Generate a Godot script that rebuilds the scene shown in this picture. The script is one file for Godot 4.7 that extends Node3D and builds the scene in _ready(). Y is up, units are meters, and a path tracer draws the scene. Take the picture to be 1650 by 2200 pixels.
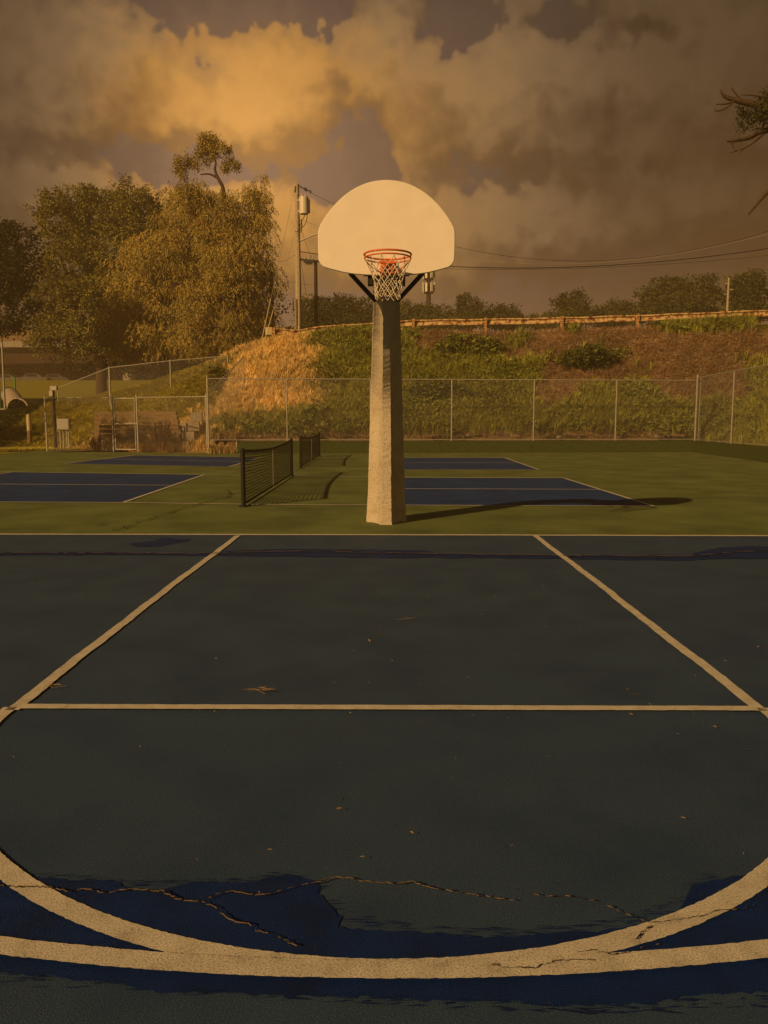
extends Node3D

# ---------------------------------------------------------------- mesh helper
class MB:
	var v := PackedVector3Array()
	var n := PackedVector3Array()
	var c := PackedColorArray()
	var col := Color(1, 1, 1)
	var colored := false
	func tri(a: Vector3, b: Vector3, d: Vector3) -> void:
		var q := (b - a).cross(d - a).normalized()
		v.append(a); v.append(d); v.append(b)
		n.append(q); n.append(q); n.append(q)
		if colored:
			c.append(col); c.append(col); c.append(col)
	func tri_n(a: Vector3, b: Vector3, d: Vector3, na: Vector3, nb: Vector3, nd: Vector3) -> void:
		v.append(a); v.append(d); v.append(b)
		n.append(na); n.append(nd); n.append(nb)
		if colored:
			c.append(col); c.append(col); c.append(col)
	func quad(a: Vector3, b: Vector3, d: Vector3, e: Vector3) -> void:
		tri(a, b, d); tri(a, d, e)
	func quad_n(a, b, d, e, na, nb, nd, ne) -> void:
		tri_n(a, b, d, na, nb, nd); tri_n(a, d, e, na, nd, ne)
	func box(o: Vector3, s: Vector3, b := Basis()) -> void:
		var x := b.x * s.x * 0.5; var y := b.y * s.y * 0.5; var z := b.z * s.z * 0.5
		quad(o - x - y + z, o + x - y + z, o + x + y + z, o - x + y + z)
		quad(o + x - y - z, o - x - y - z, o - x + y - z, o + x + y - z)
		quad(o + x - y + z, o + x - y - z, o + x + y - z, o + x + y + z)
		quad(o - x - y - z, o - x - y + z, o - x + y + z, o - x + y - z)
		quad(o - x + y + z, o + x + y + z, o + x + y - z, o - x + y - z)
		quad(o - x - y - z, o + x - y - z, o + x - y + z, o - x - y + z)
	func beam(a: Vector3, b: Vector3, w: float, h: float) -> void:
		var z := (b - a).normalized()
		var up := Vector3.UP if absf(z.y) < 0.95 else Vector3.RIGHT
		var x := up.cross(z).normalized()
		box((a + b) * 0.5, Vector3(w, h, a.distance_to(b)), Basis(x, z.cross(x), z))
	func tube(p: PackedVector3Array, r, sides := 6, caps := true) -> void:
		var m := p.size()
		var rings := []
		var norms := []
		var t0 := (p[1] - p[0]).normalized()
		var u := (Vector3.UP if absf(t0.y) < 0.9 else Vector3.RIGHT).cross(t0).normalized()
		for i in m:
			var t := (p[mini(i + 1, m - 1)] - p[maxi(i - 1, 0)]).normalized()
			u = (u - t * u.dot(t)).normalized()
			var w := t.cross(u)
			var rr: float = r[i] if r is Array or r is PackedFloat32Array else r
			var ring := PackedVector3Array(); var nn := PackedVector3Array()
			for k in sides:
				var a := TAU * k / sides
				var d := u * cos(a) + w * sin(a)
				ring.append(p[i] + d * rr); nn.append(d)
			rings.append(ring); norms.append(nn)
		for i in m - 1:
			for k in sides:
				var l := (k + 1) % sides
				quad_n(rings[i][k], rings[i][l], rings[i + 1][l], rings[i + 1][k], norms[i][k], norms[i][l], norms[i + 1][l], norms[i + 1][k])
		if caps:
			for k in range(1, sides - 1):
				tri(rings[0][0], rings[0][k + 1], rings[0][k])
				tri(rings[m - 1][0], rings[m - 1][k], rings[m - 1][k + 1])
	func rod(a: Vector3, b: Vector3, r: float, sides := 6, caps := true) -> void:
		tube(PackedVector3Array([a, b]), r, sides, caps)
	func loft(rings: Array, closed := true, smooth := true) -> void:
		var k: int = rings[0].size()
		for i in rings.size() - 1:
			for j in (k if closed else k - 1):
				var l := (j + 1) % k
				quad(rings[i][j], rings[i][l], rings[i + 1][l], rings[i + 1][j])
	func fan(ring, flip := false) -> void:
		for k in range(1, ring.size() - 1):
			if flip: tri(ring[0], ring[k + 1], ring[k])
			else: tri(ring[0], ring[k], ring[k + 1])
	func mesh() -> ArrayMesh:
		var a := []
		a.resize(Mesh.ARRAY_MAX)
		a[Mesh.ARRAY_VERTEX] = v
		a[Mesh.ARRAY_NORMAL] = n
		if colored: a[Mesh.ARRAY_COLOR] = c
		var m := ArrayMesh.new()
		m.add_surface_from_arrays(Mesh.PRIMITIVE_TRIANGLES, a)
		return m

# ---------------------------------------------------------------- scene helpers
const F := 1685.0          # the photograph's focal length in its own pixels
const EYE := 1.387         # camera height
const PITCH := -0.11529
const YAW := 0.0031
var rng := RandomNumberGenerator.new()
var used := {}
var M := {}

func at(px: float, py: float, d: float) -> Vector3:
	var b := Basis(Vector3.UP, YAW) * Basis(Vector3.RIGHT, PITCH)
	var q := b * Vector3((px - 825.0) / F, (1100.0 - py) / F, -1.0)
	return Vector3(0, EYE, 0) + q * (d / -q.z)

func lin(r: float, g: float, b: float) -> Color:
	return Color(r, g, b).linear_to_srgb()

func numbered(called: String) -> String:
	if not used.has(called):
		used[called] = 0
		return called
	used[called] += 1
	return "%s_%03d" % [called, used[called]]

func part(called: String, mb, m: Material, parent: Node, kind := "") -> MeshInstance3D:
	var o := MeshInstance3D.new()
	o.name = called
	o.mesh = mb.mesh() if mb is MB else mb
	o.material_override = m
	if kind != "": o.set_meta("kind", kind)
	parent.add_child(o, true)
	return o

func thing(called: String, label: String, category: String, pos := Vector3.ZERO, group := "") -> Node3D:
	var o := Node3D.new()
	o.name = numbered(called)
	o.position = pos
	o.set_meta("label", label)
	o.set_meta("category", category)
	if group != "": o.set_meta("group", group)
	add_child(o)
	return o

func tag(o: Node, label: String, category: String, group := "", kind := "") -> void:
	o.set_meta("label", label)
	o.set_meta("category", category)
	if group != "": o.set_meta("group", group)
	if kind != "": o.set_meta("kind", kind)

func struct(called: String, mb, m: Material) -> MeshInstance3D:
	var o := part(numbered(called), mb, m, self, "structure")
	return o

func noise_tex(seed_: int, freq: float, size: int, stops: Array, oct := 4, normal := false, bump := 4.0, type := FastNoiseLite.TYPE_SIMPLEX_SMOOTH) -> NoiseTexture2D:
	var f := FastNoiseLite.new()
	f.seed = seed_
	f.frequency = freq
	f.noise_type = type
	f.fractal_octaves = oct
	f.fractal_gain = 0.55
	var t := NoiseTexture2D.new()
	t.width = size; t.height = size
	t.seamless = true
	t.noise = f
	if normal:
		t.as_normal_map = true
		t.bump_strength = bump
	else:
		var g := Gradient.new()
		var offs := PackedFloat32Array(); var cols := PackedColorArray()
		for s in stops:
			offs.append(s[0]); cols.append(s[1])
		g.offsets = offs; g.colors = cols
		t.color_ramp = g
	return t

func grey(a: float) -> Color:
	return Color(a, a, a)

# a matte material: base colour (linear), world triplanar colour variation at two scales, fine relief
func mat(c: Color, rough := 0.85, spec := 0.3) -> StandardMaterial3D:
	var m := StandardMaterial3D.new()
	m.albedo_color = c
	m.roughness = rough
	m.metallic_specular = spec
	return m

func textured(c: Color, rough: float, tex: Texture2D, metres: float, normal: Texture2D = null, nscale := 0.5, spec := 0.3) -> StandardMaterial3D:
	var m := mat(c, rough, spec)
	m.albedo_texture = tex
	m.uv1_triplanar = true
	m.uv1_world_triplanar = true
	m.uv1_scale = Vector3.ONE / metres
	if normal:
		m.normal_enabled = true
		m.normal_texture = normal
		m.normal_scale = nscale
	return m

func add_detail(m: StandardMaterial3D, tex: Texture2D, metres: float) -> void:
	m.detail_enabled = true
	m.detail_albedo = tex
	m.detail_blend_mode = BaseMaterial3D.BLEND_MODE_MUL
	m.detail_uv_layer = BaseMaterial3D.DETAIL_UV_2
	m.uv2_triplanar = true
	m.uv2_world_triplanar = true
	m.uv2_scale = Vector3.ONE / metres

func foliage(c: Color, back := 0.35) -> StandardMaterial3D:
	var m := mat(c, 0.65, 0.25)
	m.vertex_color_use_as_albedo = true
	m.cull_mode = BaseMaterial3D.CULL_DISABLED
	m.backlight_enabled = true
	m.backlight = Color(back, back, back * 0.6)
	return m

func materials() -> void:
	var grain := noise_tex(3, 0.11, 512, [[0.0, grey(0.55)], [0.4, grey(0.86)], [0.65, grey(0.96)], [1.0, grey(1.0)]], 4)
	var flecks := noise_tex(6, 0.16, 512, [[0.0, grey(0.46)], [0.35, grey(0.64)], [0.66, grey(0.74)], [0.74, grey(0.80)], [0.82, grey(1.0)], [1.0, grey(1.0)]], 4)
	var grain_n := noise_tex(4, 0.14, 512, [], 3, true, 3.0)
	var blotch := noise_tex(5, 0.006, 1024, [[0.0, grey(0.72)], [0.5, grey(0.88)], [1.0, grey(1.0)]], 6)
	var blotch2 := noise_tex(11, 0.01, 1024, [[0.0, Color(0.80, 0.84, 0.87)], [0.4, Color(0.91, 0.91, 0.91)], [0.6, Color(0.95, 0.95, 0.93)], [1.0, Color(1, 1, 0.97)]], 7)
	var worn := noise_tex(8, 0.012, 1024, [[0.0, grey(0.5)], [0.28, grey(0.8)], [0.5, grey(0.93)], [1.0, grey(1.0)]], 7)
	var faded := noise_tex(9, 0.015, 1024, [[0.0, grey(0.76)], [0.3, grey(0.9)], [1.0, grey(1.0)]], 7)
	# court paints: fine grain and relief at half a metre, wear and blotches over several metres
	for q in [["green", lin(0.30, 0.405, 0.145), 0.78, blotch, 9.0], ["court", lin(0.066, 0.138, 0.315), 0.72, blotch2, 7.0], ["play", lin(0.016, 0.100, 0.44), 0.75, blotch, 6.0], ["repaint", lin(0.001, 0.045, 0.30), 0.7, blotch, 1.5], ["line", lin(0.68, 0.67, 0.63), 0.75, faded, 1.9]]:
		M[q[0]] = textured(q[1], q[2], grain if q[0] == "line" else flecks, 0.45, grain_n, 0.22 if q[0] == "line" else 0.42, 0.35)
		add_detail(M[q[0]], q[3], q[4])
	M.crack = textured(lin(0.012, 0.011, 0.010), 0.95, grain, 0.3)
	M.straw = mat(lin(0.36, 0.25, 0.11), 0.9, 0.2)
	M.lip = textured(lin(0.16, 0.12, 0.075), 0.9, grain, 0.2)
	M.wallgreen = textured(lin(0.050, 0.072, 0.020), 0.8, worn, 1.7, grain_n, 0.6)
	# concrete of the goal post: smooth cast faces with pits and scabs
	var pits := noise_tex(21, 0.035, 1024, [[0.0, grey(0.12)], [0.19, grey(0.45)], [0.26, grey(0.88)], [0.6, grey(0.95)], [1.0, grey(1.0)]], 5)
	var pits_n := noise_tex(21, 0.035, 1024, [], 5, true, 9.0)
	M.post = textured(lin(0.60, 0.55, 0.46), 0.9, pits, 1.1, pits_n, 0.7)
	add_detail(M.post, noise_tex(24, 0.01, 512, [[0.0, Color(0.80, 0.72, 0.62)], [0.4, grey(0.95)], [1.0, grey(1)]], 5), 2.3)
	M.concrete = textured(lin(0.34, 0.32, 0.28), 0.9, blotch, 2.0, grain_n, 0.5)
	M.board = textured(lin(0.78, 0.75, 0.70), 0.42, noise_tex(31, 0.008, 512, [[0.0, grey(0.965)], [1.0, grey(1.0)]], 5), 1.3, null, 0.0, 0.5)
	M.orange = textured(lin(0.80, 0.17, 0.025), 0.5, worn, 0.35, null, 0.0, 0.5)
	M.black = mat(lin(0.010, 0.010, 0.011), 0.5, 0.4)
	M.cord = mat(lin(0.66, 0.61, 0.52), 0.9, 0.2)
	M.netcord = mat(lin(0.016, 0.016, 0.014), 0.85, 0.2)
	M.tape = mat(lin(0.10, 0.09, 0.07), 0.85, 0.2)
	M.strap = mat(lin(0.42, 0.40, 0.36), 0.8, 0.2)
	M.galv = textured(lin(0.42, 0.41, 0.39), 0.55, worn, 0.8, null, 0.0, 0.5)
	M.galv.metallic = 0.25
	M.wire = mat(lin(0.33, 0.32, 0.30), 0.5, 0.5)
	M.wire.metallic = 0.3
	# rusted cream steel of the guardrail
	var rust := noise_tex(41, 0.022, 1024, [[0.0, Color(0.30, 0.13, 0.06)], [0.34, Color(0.38, 0.17, 0.08)], [0.42, Color(0.74, 0.60, 0.42)], [0.6, Color(0.86, 0.78, 0.62)], [1.0, Color(0.93, 0.87, 0.72)]], 6)
	M.rail = textured(lin(0.72, 0.70, 0.64), 0.7, rust, 6.5, null, 0.0, 0.4)
	var rust2 := noise_tex(42, 0.03, 512, [[0.0, Color(0.26, 0.15, 0.09)], [0.45, Color(0.45, 0.30, 0.19)], [0.6, Color(0.72, 0.60, 0.44)], [1.0, Color(0.85, 0.76, 0.6)]], 6)
	M.railpost = textured(Color(1, 1, 1), 0.85, rust2, 1.1)
	M.cream = textured(lin(0.55, 0.47, 0.28), 0.7, worn, 0.9)
	var bark := noise_tex(51, 0.03, 512, [[0.0, grey(0.45)], [0.5, grey(0.8)], [1.0, grey(1)]], 5)
	M.bark = textured(lin(0.11, 0.075, 0.045), 0.95, bark, 0.9)
	M.palepole = textured(lin(0.60, 0.52, 0.40), 0.9, bark, 1.4)
	M.darkpole = textured(lin(0.07, 0.045, 0.03), 0.95, bark, 1.0)
	M.steelgrey = mat(lin(0.36, 0.36, 0.35), 0.5, 0.5)
	M.darksteel = mat(lin(0.03, 0.03, 0.03), 0.6, 0.4)
	M.cable = mat(lin(0.012, 0.012, 0.012), 0.8, 0.2)
	M.palecable = mat(lin(0.30, 0.27, 0.22), 0.7, 0.3)
	M.leaf = foliage(lin(1, 1, 1))
	M.blade = foliage(lin(1, 1, 1), 0.3)
	M.timber = textured(lin(0.30, 0.21, 0.12), 0.9, bark, 0.8)
	M.stone = textured(lin(0.36, 0.32, 0.26), 0.95, blotch, 0.7, grain_n, 0.8)
	M.slide = mat(lin(0.30, 0.26, 0.22), 0.5, 0.5)
	M.playgreen = mat(lin(0.06, 0.22, 0.04), 0.5, 0.5)
	M.glass = mat(lin(0.012, 0.012, 0.014), 0.15, 0.6)
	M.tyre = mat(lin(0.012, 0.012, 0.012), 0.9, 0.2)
	M.carwhite = mat(lin(0.55, 0.54, 0.50), 0.35, 0.5)
	M.cargrey = mat(lin(0.07, 0.07, 0.065), 0.35, 0.5)
	M.carblue = mat(lin(0.08, 0.09, 0.11), 0.35, 0.5)
	M.cardark = mat(lin(0.04, 0.04, 0.045), 0.35, 0.5)
	M.yellow = textured(lin(0.55, 0.40, 0.10), 0.75, worn, 0.7)
	M.asphalt = textured(lin(0.06, 0.055, 0.05), 0.95, blotch, 3.0, grain_n, 0.8)
	var soil := noise_tex(61, 0.02, 1024, [[0.0, grey(0.5)], [0.5, grey(0.85)], [1.0, grey(1)]], 7)
	M.soil = textured(Color(1, 1, 1), 0.98, soil, 2.7, noise_tex(62, 0.03, 512, [], 5, true, 8.0), 0.9, 0.1)
	M.soil.vertex_color_use_as_albedo = true

# ---------------------------------------------------------------- sky
var sn := FastNoiseLite.new()
var sw := FastNoiseLite.new()
var sp := FastNoiseLite.new()
# cloud banks: azimuth, elevation, half width, half height (degrees), weight
var banks := []

func bank(px: float, py: float, rx: float, ry: float, w := 1.0) -> void:
	banks.append([(px - 831.0) / 33.8, (904.0 - py) / 34.1, rx / 33.8, ry / 34.1, w])

# the large body of the clouds, before their edges break up
func cloud_body(az: float, el: float, d: Vector3) -> float:
	var s := 0.0
	var cut := 0.0
	for b in banks:
		var x: float = (az - b[0]) / b[2]
		if absf(x) > 2.6: continue
		var y: float = (el - b[1]) / b[3]
		var q := x * x + y * y
		if q < 7.0:
			if b[4] > 0.0: s = 1.0 - (1.0 - s) * (1.0 - minf(0.95, b[4]) * exp(-q * 0.9))
			else: cut += b[4] * exp(-q * 0.9)
	var out := smoothstep(25.0, 36.0, maxf(absf(az), el * 1.05))
	s = lerpf(s + cut, 0.60, out)
	return s + 0.42 * sn.get_noise_3dv(d * 100.0)

func sky_color(d: Vector3) -> Color:
	var az := rad_to_deg(atan2(d.x, -d.z))
	var el := rad_to_deg(asin(clampf(d.y, -1, 1)))
	# fine warp: the cauliflower edge
	az += sw.get_noise_3dv(d * 100.0) * 1.5
	el += sw.get_noise_3dv(d * 100.0 + Vector3(31, 7, 3)) * 1.2
	var body := cloud_body(az, el, d)
	var puff := 0.42 - absf(sp.get_noise_3dv(d * 100.0)) * 1.5
	var f := body + 0.27 * puff - 0.36
	var mask := smoothstep(-0.01, 0.085, f)
	mask = mask * (0.72 + 0.28 * smoothstep(0.1, 0.5, f))
	# lit on the upper side towards the sun, greyer beneath
	var over := cloud_body(az - 1.6, el + 2.4, (d + Vector3(-0.028, 0.042, 0.0)).normalized())
	var near := cloud_body(az - 0.5, el + 0.7, (d + Vector3(-0.009, 0.012, 0.0)).normalized())
	var lit := clampf(0.50 + (body - over) * 0.85 + (body - near) * 1.3 + puff * 0.34, 0.0, 1.0)
	lit = lit * lit * (3.0 - 2.0 * lit)
	var glow := 0.105 + 0.98 * exp(-pow((az + 10.0) / 9.5, 2.0) - pow((el - 19.0) / 8.0, 2.0)) + 0.42 * exp(-pow((az + 3.0) / 14.0, 2.0) - pow((el - 8.0) / 9.0, 2.0)) + 0.26 * exp(-pow((az - 5.0) / 8.5, 2.0) - pow((el - 21.0) / 8.0, 2.0))
	var cool := clampf(1.05 - glow * 1.5, 0.0, 1.0)
	var gap := Vector3(0.24, 0.142, 0.088).lerp(Vector3(0.215, 0.170, 0.150), cool)
	var hi := Vector3(0.70, 0.335, 0.083).lerp(Vector3(0.60, 0.43, 0.270), cool)
	var lo := Vector3(0.34, 0.165, 0.048).lerp(Vector3(0.165, 0.128, 0.098), cool)
	var haze := exp(-maxf(el, 0.0) / 6.0)
	gap = gap.lerp(Vector3(0.36, 0.225, 0.125), haze * 0.8) * (1.0 + 0.6 * haze)
	var c := gap.lerp(lo.lerp(hi, lit), mask * (1.0 - haze * 0.35)) * glow
	return Color(c.x, c.y, c.z)

func dir_of(u: float, v: float) -> Vector3:
	# panorama: u across, v down
	var az := (u - 0.5) * TAU
	var el := (0.5 - v) * PI
	return Vector3(sin(az) * cos(el), sin(el), -cos(az) * cos(el))

func build_sky() -> ImageTexture:
	sn.seed = 5; sn.frequency = 0.06; sn.fractal_octaves = 5; sn.fractal_gain = 0.48
	sp.seed = 3; sp.frequency = 0.17; sp.fractal_octaves = 5; sp.fractal_gain = 0.55
	sw.seed = 9; sw.frequency = 0.30; sw.fractal_octaves = 4; sw.fractal_gain = 0.5
	bank(430, 240, 330, 105); bank(210, 160, 190, 110, 0.85); bank(640, 225, 120, 100, 1.05); bank(640, 95, 210, 70, 0.62)
	bank(40, 230, 150, 200, 0.8); bank(150, 405, 240, 55, 0.8); bank(650, 425, 230, 70, 0.85); bank(330, 420, 200, 50, 0.8)
	bank(880, 120, 170, 150); bank(1100, 170, 210, 150, 1.05); bank(1350, 250, 300, 160); bank(1180, 310, 240, 85, 0.9); bank(1560, 150, 230, 210, 0.85)
	bank(950, 440, 160, 85, 0.85); bank(1150, 460, 190, 80, 0.9); bank(1420, 430, 260, 75, 0.85); bank(1500, 590, 200, 40, 0.5)
	bank(300, 500, 420, 110, 0.75); bank(820, 520, 320, 90, 0.7); bank(1180, 520, 260, 70, 0.45); bank(1580, 330, 230, 150, 0.8); bank(1300, 130, 260, 120, 0.9); bank(700, 150, 260, 150, 0.45)
	bank(770, 300, 75, 120, -0.85); bank(1000, 40, 80, 50, -1.2); bank(1240, 60, 95, 38, -0.9); bank(1400, 95, 80, 30, -0.6); bank(1090, 345, 130, 42, -0.85); bank(330, 335, 330, 40, -0.5); bank(640, 20, 200, 45, -0.6); bank(1350, 590, 200, 60, -0.4)
	var low := Image.create(512, 256, false, Image.FORMAT_RGBF)
	low.fill(Color(0.05, 0.035, 0.02))
	for y in 131:
		for x in 512:
			low.set_pixel(x, y, sky_color(dir_of((x + 0.5) / 512.0, (y + 0.5) / 256.0)))
	low.resize(4096, 2048, Image.INTERPOLATE_BILINEAR)
	# the same sky at full resolution in the part of it seen through the trees and above them
	for y in range(650, 1040):
		for x in range(1720, 2376):
			low.set_pixel(x, y, sky_color(dir_of((x + 0.5) / 4096.0, (y + 0.5) / 2048.0)))
	return ImageTexture.create_from_image(low)

# ---------------------------------------------------------------- terrain
const CREST := [[-60, 50, 1.2], [-30, 48.5, 1.5], [-22, 47.6, 2.1], [-17.4, 47, 2.75], [-14.3, 46.2, 3.35], [-11.3, 45.2, 4.25], [-8.75, 44.6, 5.05], [-6.2, 44.2, 5.72], [-2.3, 43.9, 6.12], [1.4, 43.5, 6.12], [5, 43, 6.08], [9.2, 42.4, 6.0], [13.2, 42, 6.1], [18, 41.5, 6.35], [40, 40, 6.8]]
var tn := FastNoiseLite.new()

func crest(x: float) -> Vector2:
	for i in CREST.size() - 1:
		var a = CREST[i]; var b = CREST[i + 1]
		if x <= b[0] or i == CREST.size() - 2:
			var t := clampf((x - a[0]) / (b[0] - a[0]), 0, 1)
			return Vector2(lerpf(a[1], b[1], t), lerpf(a[2], b[2], t))
	return Vector2(40, 6.8)

func toe(x: float) -> float:
	if x < -7.9: return lerpf(38.6, 36.9, clampf((x + 16.0) / 8.0, 0, 1))
	return lerpf(34.45, 36.1, clampf((x + 7.6) / 21.5, 0, 1))

func hill_t(x: float, d: float) -> float:
	var c := crest(x)
	return (d - toe(x)) / (c.x - toe(x))

func height(x: float, d: float) -> float:
	var c := crest(x)
	var back := clampf(0.115 * (d - 38.5), -0.06, 6.1)
	var h := -0.06
	var t := hill_t(x, d)
	if t > 0.0:
		var s := minf(t, 1.0)
		var y0 := 0.58 if x > -7.9 else 0.02
		h = lerpf(y0, c.y, s * 0.86 + 0.14 * sin(s * PI * 0.5))
		h += 0.28 * tn.get_noise_2d(x * 6.0, d * 6.0) * minf(1.0, s * 5.0) * clampf((1.08 - t) * 6.0, 0.15, 1.0)
	if t > 1.0:
		var far := 6.0 if x > -6.0 else lerpf(6.0, back, clampf((-6.0 - x) / 5.0, 0, 1))
		h = lerpf(h, maxf(far, 0.0), clampf((d - c.x) / 9.0, 0, 1))
	if x < -7.9: h = maxf(h, minf(back, 6.1))
	if x > 14.2:
		var side := clampf((x - 14.2) * 0.75, 0, 6.5) * clampf((d - 8.0) / 12.0, 0, 1)
		h = maxf(h, side)
	return h

func ground_point(x: float, d: float) -> Vector3:
	return Vector3(x, height(x, d), -d)

# what grows there: 0 mown green, 1 tall green, 2 golden straw, 3 brown thatch
func cover(x: float, d: float) -> int:
	var t := hill_t(x, d)
	var w := tn.get_noise_2d(x * 9.0 + 300.0, d * 9.0)
	var w2 := tn.get_noise_2d(x * 22.0 - 90.0, d * 22.0)
	if x < -7.9 and d < crest(x).x + 0.3 and x > -16.5:
		if d < 39.6 + w * 1.2 and x > -14.0: return 2
		return 0
	if t > 1.25 or x < -16.5: return 0
	var e := x + w * 1.6 + w2 * 0.5
	if e < -8.3: return 0
	if t < 0.24 + w * 0.22 + w2 * 0.08 - (0.05 if e < -4.2 else 0.0) and x < 14.0: return 1 if t > 0.04 else 3
	if e < -3.0 + (0.5 - t) * 1.6: return 2
	if x > 0.9 and t > 0.74 + w * 0.16 - clampf((x - 5.0) * 0.06, 0.0, 0.5) + w2 * 0.12:
		if w2 + w * 0.4 > 0.52: return 1
		if x > 14.5 and t > 0.93: return 1
		return 3
	if x > 7.6 + w * 2.0 and t > 0.30 + w * 0.2 + clampf((x - 11.0) * 0.05, 0, 0.15): return 3
	return 1

const SOIL := [[0.30, 0.29, 0.055], [0.10, 0.10, 0.026], [0.46, 0.33, 0.15], [0.24, 0.17, 0.105]]

func build_terrain() -> void:
	tn.seed = 17; tn.frequency = 0.02; tn.fractal_octaves = 4
	var xs := PackedFloat32Array([-3000, -1200, -500, -250, -140, -90, -65, -50])
	var k := -40.0
	while k < 36.0:
		xs.append(k); k += 0.4
	for q in [38, 42, 50, 65, 90, 140, 250, 500, 1200, 3000]: xs.append(q)
	var ds := PackedFloat32Array([-3000, -800, -200, -60, -20, 0, 8, 12, 16, 20, 24, 28, 31, 33])
	k = 33.6
	while k < 60.0:
		ds.append(k); k += 0.4
	for q in [62, 65, 70, 76, 84, 92, 100, 120, 160, 250, 500, 1200, 3000]: ds.append(q)
	var v := PackedVector3Array(); var c := PackedColorArray()
	for d in ds:
		for x in xs:
			v.append(ground_point(x, d))
			var s = SOIL[cover(x, d)]
			c.append(Color(s[0], s[1], s[2]))
	var st := SurfaceTool.new()
	st.begin(Mesh.PRIMITIVE_TRIANGLES)
	for i in v.size():
		st.set_color(c[i]); st.add_vertex(v[i])
	var w := xs.size()
	for j in ds.size() - 1:
		for i in w - 1:
			var a := j * w + i
			for q in [a, a + w, a + 1, a + 1, a + w, a + w + 1]: st.add_index(q)
	st.generate_normals()
	struct("terrain", st.commit(), M.soil)

# ---------------------------------------------------------------- court
func sheet(poly: PackedVector2Array, y: float) -> MB:
	var mb := MB.new()
	var ix := Geometry2D.triangulate_polygon(poly)
	for i in range(0, ix.size(), 3):
		var p := poly[ix[i]]; var q := poly[ix[i + 1]]; var r := poly[ix[i + 2]]
		var a := Vector3(p.x, y, p.y); var b := Vector3(q.x, y, q.y); var e := Vector3(r.x, y, r.y)
		if (b - a).cross(e - a).y < 0: mb.tri(a, e, b)
		else: mb.tri(a, b, e)
	return mb

func resample(p: PackedVector2Array, step: float) -> PackedVector2Array:
	var o := PackedVector2Array()
	for i in p.size() - 1:
		var k := maxi(1, int(p[i].distance_to(p[i + 1]) / step))
		for j in k: o.append(p[i].lerp(p[i + 1], float(j) / k))
	o.append(p[p.size() - 1])
	return o

# a painted stripe with slightly ragged edges
func stripe(p: PackedVector2Array, w: float, y: float, step := 0.04, rag := 0.004, wob := 0.012) -> MB:
	var q := resample(p, step)
	var mb := MB.new()
	var l := []; var r := []
	for i in q.size():
		var t := (q[mini(i + 1, q.size() - 1)] - q[maxi(i - 1, 0)]).normalized()
		var s := Vector2(-t.y, t.x)
		var drift := s * tn.get_noise_2d(q[i].x * 55.0 + w * 999.0, q[i].y * 55.0) * wob
		var a := q[i] + drift + s * (w * 0.5 + rng.randf_range(-rag, rag))
		var b := q[i] + drift - s * (w * 0.5 + rng.randf_range(-rag, rag))
		l.append(Vector3(a.x, y, a.y)); r.append(Vector3(b.x, y, b.y))
	for i in q.size() - 1:
		var a: Vector3 = l[i]; var b: Vector3 = r[i]; var c: Vector3 = r[i + 1]; var d: Vector3 = l[i + 1]
		if (b - a).cross(c - a).y < 0: mb.quad(a, d, c, b)
		else: mb.quad(a, b, c, d)
	return mb

func ragged(p: PackedVector2Array, step: float, amp: float) -> PackedVector2Array:
	p.append(p[0])
	var q := resample(p, step)
	q.remove_at(q.size() - 1)
	for i in q.size():
		q[i] += Vector2(rng.randf_range(-1, 1), rng.randf_range(-1, 1)) * amp + Vector2(tn.get_noise_2d(q[i].x * 160.0, q[i].y * 160.0), tn.get_noise_2d(q[i].x * 160.0 + 70.0, q[i].y * 160.0)) * amp * 3.0
	return q

# an open crack: a jagged dark gap and the broken lip of paint beside it, a few millimetres proud
func crack(court: Node, p: PackedVector2Array, w: float, y: float, lip := 1.0) -> void:
	var q := resample(p, 0.010 if w < 0.012 else 0.05)
	var k := 0.0045 if w < 0.012 else 0.03
	for i in q.size(): q[i] += Vector2(rng.randf_range(-k, k), rng.randf_range(-k, k) * 0.8)
	var mb := MB.new(); var mc := MB.new()
	for i in q.size() - 1:
		var t := (q[i + 1] - q[i]).normalized()
		var s := Vector2(-t.y, t.x)
		if s.y > 0: s = -s
		if w < 0.012 and q[i].x > 0.1 and q[i].x < 0.62 and q[i].y < -2.04 and rng.randf() < 0.35: continue
		var wa := w * rng.randf_range(0.1, 0.75); var wb := w * rng.randf_range(0.1, 0.75)
		var a := Vector3(q[i].x, y, q[i].y); var b := Vector3(q[i + 1].x, y, q[i + 1].y)
		var sv := Vector3(s.x, 0, s.y)
		mb.quad(a + sv * wa, a - sv * wa, b - sv * wb, b + sv * wb)
		if rng.randf() < lip * 0.85:
			var h := rng.randf_range(0.0012, 0.003)
			var o := a + sv * wa; var o2 := b + sv * wb
			mc.quad(o, o2, o2 + sv * w * 0.3 + Vector3.UP * h, o + sv * w * 0.3 + Vector3.UP * h)
			mc.quad(o + sv * w * 0.3 + Vector3.UP * h, o2 + sv * w * 0.3 + Vector3.UP * h, o2 + sv * w * 0.9, o + sv * w * 0.9)
	var g := part("crack", mb, M.crack, court)
	if mc.v.size() > 0: part("crack_lip", mc, M.lip, g, "stuff")

func V(a: Array) -> PackedVector2Array:
	var o := PackedVector2Array()
	for i in range(0, a.size(), 2): o.append(Vector2(a[i], a[i + 1]))
	return o

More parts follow.
